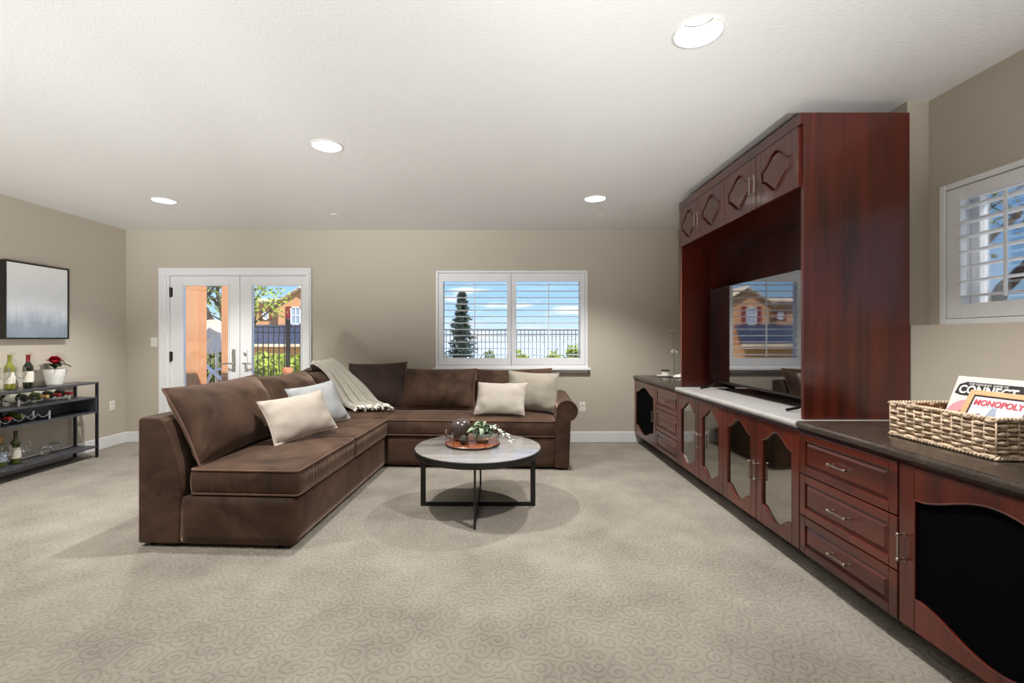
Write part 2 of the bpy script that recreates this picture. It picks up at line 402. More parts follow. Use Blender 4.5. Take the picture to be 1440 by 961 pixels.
# strips: cut the ceiling in y bands; inside each band cut at the holes that it holds
for j in range(len(ys) - 1):
    ya, yb = ys[j], ys[j + 1]; ym = (ya + yb) / 2
    cuts = sorted([x for x, y in DL if abs(y - ym) < HS - 1e-6])
    xa = XL
    for x in cuts:
        rects.append((xa, x - HS, ya, yb)); xa = x + HS
    rects.append((xa, XW, ya, yb))
for xa, xb, ya, yb in rects:
    if xb - xa > 1e-6: c.add([(xa, ya, H), (xb, ya, H), (xb, yb, H), (xa, yb, H)], [(3, 2, 1, 0)])
for x, y in DL:
    ring = []; sq = []
    for k in range(N):
        a = 2 * PI * k / N; ca, sa = math.cos(a), math.sin(a); m = max(abs(ca), abs(sa))
        ring.append((x + HR * ca, y + HR * sa, H)); sq.append((x + HS * ca / m, y + HS * sa / m, H))
    c.add(ring + sq, [(k, k + N, (k + 1) % N + N, (k + 1) % N) for k in range(N)])
struct(c.build('ceiling', 'ceiling', origin=(0, 0, H)), 'white textured ceiling with recessed downlights', 'ceiling')
struct(MB().box((XL - TH, YR - TH, H + .18), (XW + TH, YB + TH, H + .3)).build('light_block_slab', 'trim'), 'unseen flat slab added above the ceiling to block light', 'roof')  # unseen slab, added over the ceiling to keep daylight out
# baseboards
def bb(name, lo, hi): return struct(MB().box(lo, hi).build(name, 'trim', bevel=.005), 'white painted baseboard', 'baseboard')
b = MB()
for a, c_ in ((XL, -4.19), (-2.325, 1.72)): b.box((a, YB - .016, 0), (c_, YB, .13))
struct(b.build('baseboard_back', 'trim', bevel=.005), 'white baseboard along the sofa wall', 'baseboard')
struct(MB().box((XL, YR, 0), (XL + .016, YB - .016, .13)).build('baseboard_left', 'trim', bevel=.005), 'white baseboard behind the bar console', 'baseboard')

# ------------------------------------------------------------------ downlights
def downlight(x, y, label):
    t = thing('recessed_downlight', label, 'downlight', (x, y, H), 'recessed ceiling downlights')
    MB().lathe([(.107, -.001), (.107, -.005), (.098, -.007), (.094, -.004), (.092, .004)], (x, y, H), 32, capped=False).build('trim_ring', 'reflector', t, smooth=True)
    MB().lathe([(.094, -.003), (.088, .03), (.072, .075), (.070, .078)], (x, y, H), 32, capped=False).build('reflector', 'reflector', t, smooth=True)
    MB().lathe([(.0, .083), (.055, .083), (.068, .079), (.070, .075)], (x, y, H), 32, capped=False).build('lens', 'lens', t, smooth=True)
    MB().tube([(x + .0715 * math.cos(2 * PI * k / 32), y + .0715 * math.sin(2 * PI * k / 32), H + .074) for k in range(32)], .0035, 6, closed=True).build('lens_ring', 'silver', t, smooth=True)
    ld = bpy.data.lights.new('downlight_lamp', 'SPOT'); ld.spot_size = math.radians(112); ld.spot_blend = .6; ld.shadow_soft_size = .045; ld.energy = DOWN_W; ld.color = LAMP_COL
    lo = bpy.data.objects.new('downlight_lamp', ld); COL.objects.link(lo); lo.parent = t; lo.location = (0, 0, .06)
DLAB = ['recessed white ceiling downlight above the french doors', 'recessed white ceiling downlight above the left run of the sofa',
        'recessed white ceiling downlight before the shuttered sofa window', 'large recessed ceiling downlight beside the tall wood hutch']
for i, (x, y) in enumerate(DL): downlight(x, y, DLAB[i] if i < 4 else 'recessed white ceiling downlight over open carpet away from the sofa')
for x, y, l in ((-1.79, 4.88, 'small flush white cap on ceiling between doors and window'), (1.08, 4.9, 'small flush white cap on ceiling beside shuttered sofa window')):
    o = tag(MB().lathe([(.0, -.008), (.034, -.008), (.042, -.004), (.042, 0)], (x, y, H), 24).build('sprinkler_cap', 'plate', smooth=True), l, 'ceiling cap', 'flush ceiling caps')
# unseen tilted fill lights, added behind the camera to brighten ceiling and walls
def fill_light(x, y, label, yaw=0, elev=28, half=25, k=1.0):
    t = thing('added_fill_light', label, 'fill light', (x, y, 0), 'added fill lights', rot=None, local=True)
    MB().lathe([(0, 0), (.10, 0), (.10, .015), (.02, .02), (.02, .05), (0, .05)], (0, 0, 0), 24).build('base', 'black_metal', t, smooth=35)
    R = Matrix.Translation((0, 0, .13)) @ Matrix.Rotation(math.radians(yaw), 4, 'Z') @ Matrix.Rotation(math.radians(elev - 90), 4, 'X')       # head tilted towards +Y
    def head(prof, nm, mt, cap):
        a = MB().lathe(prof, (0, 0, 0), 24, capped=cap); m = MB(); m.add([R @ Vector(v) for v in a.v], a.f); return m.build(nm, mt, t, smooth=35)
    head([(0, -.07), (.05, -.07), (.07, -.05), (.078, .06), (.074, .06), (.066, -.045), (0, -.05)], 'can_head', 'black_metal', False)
    head([(0, .0), (.06, .0)], 'lens', 'fill_bulb', False)
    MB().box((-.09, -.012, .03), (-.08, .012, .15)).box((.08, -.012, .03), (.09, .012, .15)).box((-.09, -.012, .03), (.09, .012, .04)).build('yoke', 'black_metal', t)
    ld = bpy.data.lights.new('fill_lamp', 'SPOT'); ld.spot_size = math.radians(2 * half); ld.spot_blend = .9; ld.shadow_soft_size = .06; ld.energy = FILL_W * k; ld.color = FILL_COL
    lo = bpy.data.objects.new('fill_lamp', ld); COL.objects.link(lo); lo.parent = t
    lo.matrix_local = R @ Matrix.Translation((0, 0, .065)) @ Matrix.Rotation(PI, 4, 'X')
fill_light(-3.9, -2.4, 'added unseen fill light can on the carpet in the corner of the bar console wall', -6, k=.5)
fill_light(-2.4, -2.4, 'added unseen fill light can on the carpet second from the bar console wall', 0, k=.9)
fill_light(-.8, -2.4, 'added unseen fill light can on the carpet midway along the rear wall', -5, k=1.25)
fill_light(1.0, -2.4, 'added unseen fill light can on the carpet aimed steeply near the window ledge', 0, 40, 25, k=1.15)
fill_light(.6, -1.6, 'added unseen fill light can on the carpet turned towards the framed picture', 43, 17, 17, k=1.1)

# ------------------------------------------------------------------ french doors
YF = YB
cs = MB(); Z1 = 2.137
z9 = DZ - .01
cs.box((-4.19, YB - .022, 0), (-4.095, YB, z9)); cs.box((-2.39, YB - .022, 0), (-2.325, YB, z9)); cs.box((-4.19, YB - .022, z9 + .0005), (-2.325, YB, Z1))
cs.box((-4.175, YB - .03, 0), (-4.15, YB - .0225, Z1 - .04)); cs.box((-2.355, YB - .03, 0), (-2.34, YB - .0225, Z1 - .04)); cs.box((-4.175, YB - .03, Z1 - .035), (-2.34, YB - .0225, Z1 - .015))
cs.box((DX0, YB, 0), (DX0 + .025, YB + TH, DZ)); cs.box((DX1 - .025, YB, 0), (DX1, YB + TH, DZ)); cs.box((DX0 + .026, YB, DZ - .02), (DX1 - .026, YB + TH, DZ))
struct(cs.build('trim_1', 'trim', bevel=.004), 'white painted casing around the french doors', 'door casing')
def leaf(n, x0, x1, gx0, gx1, label, hinge_x, handle_x, hsign):
    t = thing(f'door_{n}', label, 'door', ((x0 + x1) / 2, YB + .05, 0)); t['kind'] = 'structure'
    y0, y1 = YB + .03, YB + .075; gz0, gz1, zt = .26, 1.937, 2.043
    f = MB(); f.box((x0, y0, .012), (gx0, y1, zt)); f.box((gx1, y0, .012), (x1, y1, zt)); f.box((gx0, y0, .012), (gx1, y1, gz0)); f.box((gx0, y0, gz1), (gx1, y1, zt))
    f.build('frame', 'trim', t, bevel=.003)
    s = MB(); k = .014
    for a in ((gx0, gz0, gx0 + k, gz1), (gx1 - k, gz0, gx1, gz1), (gx0, gz0, gx1, gz0 + k), (gx0, gz1 - k, gx1, gz1)):
        s.box((a[0], y0 - .006, a[1]), (a[2], y1 + .006, a[3]))
    s.build('glazing_bead', 'trim', t, bevel=.003)
    MB().box((gx0, y0 + .019, gz0), (gx1, y0 + .025, gz1)).build('pane', 'glass', t)
    if hinge_x is not None:
        for z in (1.84, 1.05, .26):
            MB().lathe([(.012, z - .06), (.012, z + .06)], (hinge_x, y0 - .008, 0), 10).box((hinge_x - .022, y0 - .004, z - .055), (hinge_x + .022, y0 - .001, z + .055)).build('hinge', 'steel_dark', t)
    p = MB().box((handle_x - .021, y0 - .012, .87), (handle_x + .021, y0, 1.14)); pl = p.build('handle_plate', 'silver' if hsign > 0 else 'trim', t, bevel=.006)
    h = MB(); h.lathe([(.011, 0), (.011, -.055)], (handle_x, y0 - .01, .965), 12, axis=1)
    h.tube([(handle_x, y0 - .058, .965), (handle_x - hsign * .05, y0 - .06, .967), (handle_x - hsign * .11, y0 - .056, .962)], .009, 10)
    h.lathe([(.016, 0), (.016, -.018)], (handle_x, y0 - .01, 1.085), 14, axis=1)
    h.build('handle', 'silver', pl, smooth=True)
leaf(1, -4.078, -3.238, -3.935, -3.352, 'white glazed door leaf with three dark hinges and lever handle', -4.072, -3.296, 1)
leaf(2, -3.228, -2.402, -3.087, -2.459, 'white glazed door leaf beside the shuttered window side', None, -3.150, -1)
struct(MB().box((-3.252, YB + .012, .012), (-3.218, YB + .03, 2.043)).build('trim_2', 'trim', bevel=.004), 'white meeting strip between the door leaves', 'astragal')

# ------------------------------------------------------------------ shuttered windows
def louver_mesh(length, axis):
    prof = []
    for k in range(12):
        a = 2 * PI * k / 12; prof.append((.038 * math.cos(a), .0055 * math.sin(a)))
    m = MB()
    if axis == 0: m.prism(prof, 0, -length / 2, length / 2)       # (y,z)
    else: m.prism(prof, 1, -length / 2, length / 2)               # (x,z)
    return m
def shutter_window(n, axis, fix, a0, a1, z0, z1, panels, zo0, zo1, nl, rods, label, sgn, sash):
    # axis: direction in which the window runs; fix: wall plane; sgn: outward direction
    def bx(m, a, b, d0, d1, za, zb):
        lo_d, hi_d = sorted((fix + sgn * d0, fix + sgn * d1))
        if axis == 0: m.box((a, lo_d, za), (b, hi_d, zb))
        else: m.box((lo_d, a, za), (hi_d, b, zb))
    base = ((a0 + a1) / 2, fix, z0) if axis == 0 else (fix, (a0 + a1) / 2, z0)
    t = thing(f'window_{n}', label, 'window', base); t['kind'] = 'structure'
    f = MB(); k = .03
    bx(f, a0, a0 + k, -.03, .06, z0, z1); bx(f, a1 - k, a1, -.03, .06, z0, z1); bx(f, a0 + k, a1 - k, -.03, .06, z0, z0 + k); bx(f, a0 + k, a1 - k, -.03, .06, z1 - k, z1)
    f.build('shutter_frame', 'shutter', t, bevel=.004)
    for (p0, p1, o0, o1), rod in zip(panels, rods):
        pm = MB(); za, zb = z0 + k + .003, z1 - k - .003
        bx(pm, p0, o0, -.022, .008, za, zb); bx(pm, o1, p1, -.022, .008, za, zb); bx(pm, o0, o1, -.022, .008, za, zo0); bx(pm, o0, o1, -.022, .008, zo1, zb)
        pn = pm.build('shutter_panel', 'shutter', t, bevel=.003)
        pitch = (zo1 - zo0) / nl
        lv = louver_mesh(o1 - o0 - .004, axis)
        src = None
        for i in range(nl):
            z = zo0 + pitch * (i + .5); mid = (o0 + o1) / 2
            loc = Vector((mid, fix - sgn * .004, z)) if axis == 0 else Vector((fix - sgn * .004, mid, z))
            mtx = Matrix.Translation(loc - ORG[t]) @ (Matrix.Rotation(math.radians(-1.5) * sgn, 4, 'X') if axis == 0 else Matrix.Rotation(math.radians(-1.5) * -sgn, 4, 'Y'))
            if src is None:
                src = lv.build('louver', 'shutter', pn, smooth=50); src.data.transform(Matrix.Translation(ORG[pn])); src.matrix_local = mtx
            else: share(src, pn, mtx)
        rm = MB(); bx(rm, rod - .006, rod + .006, -.058, -.046, zo0 + .02, zo1 - .02); rm.build('tilt_rod', 'shutter', pn, bevel=.003)
    s = MB(); 
    (g0, g1, gz0, gz1, mull) = sash
    q = .045
    bx(s, g0, g0 + q, .085, .13, gz0, gz1); bx(s, g1 - q, g1, .085, .13, gz0, gz1); bx(s, g0, g1, .085, .13, gz0, gz0 + q); bx(s, g0, g1, .085, .13, gz1 - q, gz1); bx(s, mull - .022, mull + .022, .085, .13, gz0 + q, gz1 - q)
    s.build('sash', 'shutter', t, bevel=.004)
    for a, b in ((g0 + q, mull - .022), (mull + .022, g1 - q)):
        g = MB(); bx(g, a, b, .104, .110, gz0 + q, gz1 - q); g.build('pane', 'glass', t)
    r = MB(); q = .012
    bx(r, g0 - .02, g0, .06, TH + .01, gz0 - .0, gz1); bx(r, g1, g1 + .02, .06, TH + .01, gz0, gz1); bx(r, g0, g1, .06, TH + .01, gz0 - .0, gz0 + .004); bx(r, g0, g1, .06, TH + .01, gz1 - .004, gz1)
    r.build('reveal', 'shutter', t)
    return t
px = lambda x: (x - 705) * YB / 640
win = shutter_window(1, 0, YB, -.80, 1.055, .915, 2.103, [(-.768, .118, px(623.5), px(713)), (.124, 1.022, px(726), px(815.8))], 1.034, 1.967, 12, [px(668), px(771)],
               'wide white plantation shutter window above the sofa', 1, (-.755, 1.01, .945, 2.065, .12))
sl = MB().box((-.83, YB - .06, .885), (1.085, YB, .915)); sl.box((-.80, YB - .02, .85), (1.055, YB, .885)); sl.build('sill', 'trim', win, bevel=.006)
shutter_window(2, 1, XW, 1.13, 2.453, LEDGE, 2.087, [(1.163, 1.788, 1.235, 1.716), (1.794, 2.42, 1.866, 2.348)], 1.452, 1.985, 7, [1.475, 2.11],
               'white plantation shutter window on the ledge beside the hutch', 1, (1.17, 2.40, 1.38, 2.06, 1.79))

# ------------------------------------------------------------------ switch plate and outlets
t = thing('light_switch', 'white double light switch plate beside french doors', 'light switch', (-4.255, YB, 1.225))
MB().box((-4.294, YB - .007, 1.165), (-4.216, YB, 1.285)).build('cover_plate', 'plate', t, bevel=.003)
for dx in (-.018, .018): MB().box((-4.255 + dx - .012, YB - .011, 1.195), (-4.255 + dx + .012, YB - .006, 1.255)).build('rocker', 'plate', t, bevel=.002)
def outlet(loc, axis, label):
    t = thing('wall_outlet', label, 'outlet', loc, 'duplex wall outlets'); x, y, z = loc
    def bx(a0, a1, d0, d1, z0, z1):
        return MB().box((x + a0, y - d1, z + z0), (x + a1, y - d0, z + z1)) if axis == 0 else MB().box((x + d0, y + a0, z + z0), (x + d1, y + a1, z + z1))
    bx(-.037, .037, 0, .006, -.06, .06).build('cover_plate', 'plate', t, bevel=.003)
    for dz in (-.026, .026):
        s = bx(-.017, .017, .005, .009, dz - .016, dz + .016).build('socket', 'plate', t, bevel=.003)
        for da in (-.007, .007): bx(da - .0015, da + .0015, .0085, .0095, dz - .006, dz + .006).build('slot', 'print_black', s)
outlet((.994, YB, .432), 0, 'white wall outlet beside the rolled sofa arm')
outlet((XL, 5.377, .478), 1, 'white wall outlet near corner beside bar console')

# ------------------------------------------------------------------ built-in cabinets
XF = 1.63; ZB, ZD, ZC = .115, .764, .822; CB = XR - .003
def handle(mb, x, y, z, vert, L=.085, st=.028):
    for s in (-1, 1):
        yy, zz = (y, z + s * L / 2) if vert else (y + s * L / 2, z)
        mb.lathe([(.004, 0), (.004, -st + .004)], (x, yy, zz), 8, axis=0); mb.sphere((x - st, yy, zz), .0085, seg=10, rings=8); mb.lathe([(.008, 0), (.008, -.003)], (x, yy, zz), 10, axis=0)
    a, b = ((y, z - L / 2), (y, z + L / 2)) if vert else ((y - L / 2, z), (y + L / 2, z))
    mb.tube([(x - st, *a), (x - st, (a[0] + b[0]) / 2, (a[1] + b[1]) / 2), (x - st, *b)], .0042, 8)
    return mb
def frustum(mb, x0, x1, y0, y1, z0, z1, ins):
    mb.add([(x0, y0, z0), (x0, y1, z0), (x0, y1, z1), (x0, y0, z1), (x1, y0 + ins, z0 + ins), (x1, y1 - ins, z0 + ins), (x1, y1 - ins, z1 - ins), (x1, y0 + ins, z1 - ins)],
           [(0, 1, 2, 3), (7, 6, 5, 4), (0, 4, 5, 1), (1, 5, 6, 2), (2, 6, 7, 3), (3, 7, 4, 0)])
def drawer(parent, y0, y1, z0, z1):
    g = .004; y0 += g; y1 -= g; b = .042
    m = MB().box((XF + .010, y0, z0), (XF + .02, y1, z1))
    m.box((XF, y0, z0), (XF + .012, y0 + b, z1)); m.box((XF, y1 - b, z0), (XF + .012, y1, z1)); m.box((XF, y0 + b, z0), (XF + .012, y1 - b, z0 + b)); m.box((XF, y0 + b, z1 - b), (XF + .012, y1 - b, z1))
    d = m.build('drawer', 'cherry_h', parent, bevel=.004)
    f = MB(); frustum(f, XF + .011, XF - .001, y0 + b + .006, y1 - b - .006, z0 + b + .006, z1 - b - .006, .016); f.build('raised_panel', 'cherry_h', d)
    handle(MB(), XF - .001, (y0 + y1) / 2, (z0 + z1) / 2, False, .105).build('handle', 'pewter', d, smooth=True)
def arch(u): return .5 * (1 + math.cos(PI * u))
def arched_door(parent, xf, y0, y1, z0, z1, stile, rail, rise, fill, hy, hz, name='door', th=.022, grain='cherry_v'):
    g = .003; y0 += g; y1 -= g; a0, a1 = y0 + stile, y1 - stile; zb, zt = z0 + rail, z1 - rail; n = 24
    top = [(a0 + (a1 - a0) * i / n, zt - rise + rise * arch(2 * i / n - 1)) for i in range(n + 1)]
    bot = [(a0 + (a1 - a0) * i / n, zb + rise - rise * arch(2 * i / n - 1)) for i in range(n + 1)]
    m = MB(); m.box((xf, y0, z0), (xf + th, a0, z1)); m.box((xf, a1, z0), (xf + th, y1, z1))
    m.prism(top + [(a1, z1), (a0, z1)], 0, xf, xf + th); m.prism(bot + [(a1, z0), (a0, z0)], 0, xf, xf + th)
    d = m.build(name, grain, parent, bevel=.003, seg=1)
    pts = [(xf + .002, *p) for p in bot] + [(xf + .002, *p) for p in reversed(top)]
    if fill == 'raised':
        MB().box((xf + .010, a0, zb), (xf + th, a1, zt)).build('panel', grain, d)
        cy, cz = (a0 + a1) / 2, (zb + zt) / 2
        sc = lambda p, k: (cy + (p[0] - cy) * (1 - k / (a1 - a0) * 2), cz + (p[1] - cz) * (1 - k / (zt - zb) * 2))
        o2 = [p[1:] for p in pts]; f = MB()
        A = [(xf + .010, *sc(p, .012)) for p in o2]; B = [(xf - .002, *sc(p, .032)) for p in o2]; k = len(o2)
        f.add(A + B, [tuple(range(k, 2 * k))] + [(i, (i + 1) % k, (i + 1) % k + k, i + k) for i in range(k)])
        f.build('raised_panel', grain, d)
        MB().tube(pts, .007, 8, closed=True).build('moulding', grain, d, smooth=True)
    else:
        MB().box((xf + .012, a0 - .005, zb - .005), (xf + .016, a1 + .005, zt + .005)).build('glass_pane' if fill == 'smoked' else 'speaker_cloth', fill, d)
        MB().tube(pts, .004, 6, closed=True).build('moulding', grain, d, smooth=True)
    handle(MB(), xf, hy, hz, True, .1).build('handle', 'pewter', d, smooth=True)
    return d
def unit(name, label, cat, y0, y1, group=None):
    t = thing(name, label, cat, ((XF + XR) / 2, (y0 + y1) / 2, 0), group)
    MB().box((XF + .022, y0 + .001, ZB), (CB, y1 - .001, .78)).build('carcass', 'cherry_v', t)
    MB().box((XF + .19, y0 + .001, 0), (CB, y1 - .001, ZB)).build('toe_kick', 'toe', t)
    return t
Yc = [5.575, 4.81, 4.19, 3.76, 3.35, 2.914, 2.491, 1.87, 1.145]
ZS = [(ZB, .311), (.317, .537), (.543, ZD)]
t = unit('speaker_cabinet', 'cherry wood speaker cabinet in the room corner with black cloth door', 'cabinet', Yc[1], Yc[0])
arched_door(t, XF, Yc[1], Yc[0], ZB, ZD, .07, .055, .075, 'speaker', Yc[1] + .035, .44)
t = unit('drawer_cabinet', 'three drawer cherry cabinet next to the corner speaker cabinet', 'cabinet', Yc[2], Yc[1])
for z0, z1 in ZS: drawer(t, Yc[2], Yc[1], z0, z1)
for k, lab in ((2, 'two door smoked glass cherry cabinet beside the far drawers'), (4, 'two door smoked glass cherry cabinet beside the drawers nearest the game basket')):
    t = unit('glass_door_cabinet', lab, 'cabinet', Yc[k + 2], Yc[k])
    arched_door(t, XF, Yc[k + 1], Yc[k], ZB, ZD, .06, .05, .075, 'smoked', Yc[k + 1] + .03, .43)
    arched_door(t, XF, Yc[k + 2], Yc[k + 1], ZB, ZD, .06, .05, .075, 'smoked', Yc[k + 1] - .03, .43)
t = unit('drawer_cabinet', 'three drawer cherry cabinet under the dark counter by the basket', 'cabinet', Yc[7], Yc[6])
for z0, z1 in ZS: drawer(t, Yc[7], Yc[6], z0, z1)
t = unit('speaker_cabinet', 'cherry wood speaker cabinet under the woven basket with black cloth door', 'cabinet', Yc[8], Yc[7])
arched_door(t, XF, Yc[8], Yc[7], ZB, ZD, .07, .055, .075, 'speaker', Yc[7] - .03, .43)
def worktop(y0, y1, mat, label, xn):
    r = .02; zc = ZC - r - .001; p = [(CB, ZC)]
    for k in range(9):
        a = PI / 2 + PI * k / 8; p.append((xn + r + r * math.cos(a), ZC - r + r * math.sin(a)))
    p.append((CB, ZC - 2 * r))
    return tag(MB().prism(p, 1, y0, y1).build('worktop', mat, smooth=30), label, 'countertop')
worktop(4.212, 5.578, 'dark_top', 'dark brown laminate worktop in the room corner', 1.615)
worktop(2.489, 4.211, 'light_top', 'pale grey laminate worktop under the television', 1.605)
worktop(1.13, 2.488, 'dark_top', 'dark brown laminate worktop under the woven basket', 1.612)

# ------------------------------------------------------------------ hutch over the television
TX, TY0, TY1, TZ = 1.675, 2.52, 4.25, 2.526
t = thing('entertainment_hutch', 'tall cherry wood hutch with four overhead doors framing the television', 'hutch', ((TX + XR) / 2, (TY0 + TY1) / 2, ZC))
TB = 2.262
MB().box((TX, TY0, ZC + .001), (TB, TY0 + .025, TZ)).build('side_panel', 'cherry_v', t, bevel=.002)
MB().box((TX, TY1 - .025, ZC + .001), (TB, TY1, TZ)).build('side_panel', 'cherry_v', t, bevel=.002)
MB().box((TB - .015, TY0 + .025, ZC + .001), (TB, TY1 - .025, 2.12)).build('back_panel', 'cherry_v', t)
MB().box((TX + .003, TY0 + .025, 2.118), (TB, TY1 - .025, TZ - .002)).build('upper_case', 'cherry_h', t)
MB().box((TX - .016, TY0 + .0, 2.462), (TX + .003, TY1, TZ)).build('fascia', 'cherry_h', t, bevel=.002)
UX = TX - .02; Yu = [4.232, 3.81, 3.384, 2.96, 2.538]
for k in (0, 2):
    arched_door(t, UX, Yu[k + 1], Yu[k], 2.118, 2.458, .052, .045, .088, 'raised', Yu[k + 1] + .028, 2.27, 'cupboard_door')
    arched_door(t, UX, Yu[k + 2], Yu[k + 1], 2.118, 2.458, .052, .045, .088, 'raised', Yu[k + 1] - .028, 2.27, 'cupboard_door')
# television
VX, VY0, VY1, VZ0, VZ1 = 1.90, 2.69, 4.14, .889, 1.717
t = thing('television', 'large black flat television standing inside the hutch', 'television', (VX + .03, (VY0 + VY1) / 2, ZC + .001))
MB().box((VX, VY0, VZ0), (VX + .035, VY1, VZ1)).box((VX + .03, VY0 + .2, VZ0 + .05), (VX + .07, VY1 - .2, VZ0 + .5)).build('housing', 'tv_body', t, bevel=.003)
MB().box((VX - .0025, VY0 + .008, VZ0 + .018), (VX, VY1 - .008, VZ1 - .008)).build('screen', 'tv_screen', t)
MB().box((VX - .004, VY0, VZ0), (VX, VY1, VZ0 + .012)).build('bottom_bezel', 'steel_dark', t)
for y in (VY1 - .12, VY0 + .12):
    MB().tube([(VX + .16, y, ZC + .010), (VX + .1, y, ZC + .022), (VX + .018, y, VZ0 + .004), (VX - .07, y, ZC + .022), (VX - .14, y, ZC + .010)], .009, 8).build('foot', 'tv_body', t, smooth=True)

# ------------------------------------------------------------------ sectional sofa
TH_S = math.radians(-3.2)
sofa = thing('sectional_sofa', 'brown velvet L shaped sectional sofa with rolled arm', 'sofa', (-1.244, 2.727, 0), rot=(0, 0, TH_S), local=True)
SW, SL, SR, SB = -.98, 2.74, 1.80, 1.765
def rounded(lo, hi, r, crown=0, n=14, puff=0):
    lo, hi = Vector(lo), Vector(hi); cen = (lo + hi) / 2; hs = (hi - lo) / 2
    m = MB()
    for ax in range(3):
        for sg in (-1, 1):
            a, b = [(1, 2), (2, 0), (0, 1)][ax]
            na = max(4, int(n * min(1.6, hs[a] / .35))); nb = max(4, int(n * min(1.6, hs[b] / .35)))
            vs = []; fs = []
            for i in range(na + 1):
                for j in range(nb + 1):
                    def bias(k, N): 
                        t_ = 2 * k / N - 1; return math.sin(t_ * PI / 2) * .5 + t_ * .5
                    p = Vector(); p[ax] = sg * hs[ax]; p[a] = hs[a] * bias(i, na); p[b] = hs[b] * bias(j, nb)
                    q = Vector([max(-hs[k] + r, min(hs[k] - r, p[k])) for k in range(3)]); d = p - q
                    if d.length > 1e-9: p = q + d.normalized() * r
                    u, v = p.x / hs.x, p.y / hs.y
                    if p.z > 0: p.z += crown * (1 - u * u) * (1 - v * v) * p.z / hs.z
                    w_ = 1 - (p.z / hs.z) ** 2
                    p.x += puff * w_ * u; p.y += puff * w_ * v
                    vs.append(cen + p)
            for i in range(na):
                for j in range(nb):
                    k = i * (nb + 1) + j; fs.append((k, k + nb + 1, k + nb + 2, k + 1))
            m.add(vs, fs)
    return m
def weld(o):
    bm = bmesh.new(); bm.from_mesh(o.data); bmesh.ops.remove_doubles(bm, verts=bm.verts, dist=.0005); bmesh.ops.recalc_face_normals(bm, faces=bm.faces); bm.to_mesh(o.data); bm.free()
    for p in o.data.polygons: p.use_smooth = True
    return o
def rect_loop(x0, x1, y0, y1, z, r, n=6):
    pts = []
    for cx, cy, a0 in ((x1 - r, y1 - r, 0), (x0 + r, y1 - r, PI / 2), (x0 + r, y0 + r, PI), (x1 - r, y0 + r, 1.5 * PI)):
        for k in range(n + 1):
            a = a0 + PI / 2 * k / n; pts.append((cx + r * math.cos(a), cy + r * math.sin(a), z))
    return pts
# platforms
weld(rounded((-.72, .0, .02), (-.004, SL - .2, .315), .02, n=10).build('base', 'sofa', sofa))
weld(rounded((0.0, SB, .02), (1.69, SL - .2, .315), .02, n=10).build('base', 'sofa', sofa))
for x, y in ((-.92, .06), (-.1, .06), (-.92, 2.66), (1.72, 2.6), (1.72, 1.84), (-.1, 1.7)): MB().lathe([(.03, 0), (.035, .024)], (x, y, 0), 10).build('glide', 'tv_body', sofa)
# back frames, tapering upwards
pr = [(SW, .02), (-.715, .02), (-.70, .33), (-.725, .50), (-.79, .70), (-.815, .765), (-.845, .79), (SW + .02, .79), (SW, .775)]
MB().prism(pr, 1, 0.0, SL).build('back_frame', 'sofa', sofa, smooth=25, bevel=.012, seg=3)
pr = [(SL - y_ - .98 + .0, z_) for y_, z_ in []] or [(SL + (-.98 - a) * 1.0, z) for a, z in pr]
MB().prism(pr, 0, SW + .2, 1.70).build('back_frame', 'sofa', sofa, smooth=25, bevel=.012, seg=3)
# rolled arm
ac, ar, az = 1.782, .098, .573; p = [(1.80, .02)]
for k in range(21):
    a = math.radians(-68) + math.radians(258) * k / 20; p.append((ac + ar * math.cos(a), az + ar * math.sin(a)))
p += [(1.672, .5), (1.672, .02)]
MB().prism(p, 1, SB - .012, SL - .03).build('armrest', 'sofa', sofa, smooth=35, bevel=.01, seg=3)
MB().tube([(q[0], SB - .014, q[1]) for q in p[1:22]], .006, 6).build('arm_piping', 'sofa', sofa, smooth=True)
def sm(f):
    return 1 if abs(f.normal.z) < .45 else 0
def seat(x0, x1, y0, y1, z0=.318, z1=.478):
    o = weld(rounded((x0, y0, z0), (x1, y1, z1), .028, .032, 16, .008).build('seat_cushion', 'sofa', sofa, mats=['sofa', 'sofa_shir'], matfn=sm))
    for z in (z1 - .008, z0 + .008): MB().tube(rect_loop(x0 + .0, x1 - .0, y0 + .0, y1 - .0, z, .03), .0065, 6, closed=True).build('piping', 'sofa_pipe', o, smooth=True)
seat(-.66, .02, .015, .905); seat(-.66, .02, .912, SB - .005)
seat(-.66, .0 - .006, SB + .004, 2.40)
seat(.0, .852, SB - .015, 2.36); seat(.858, 1.664, SB - .015, 2.36)
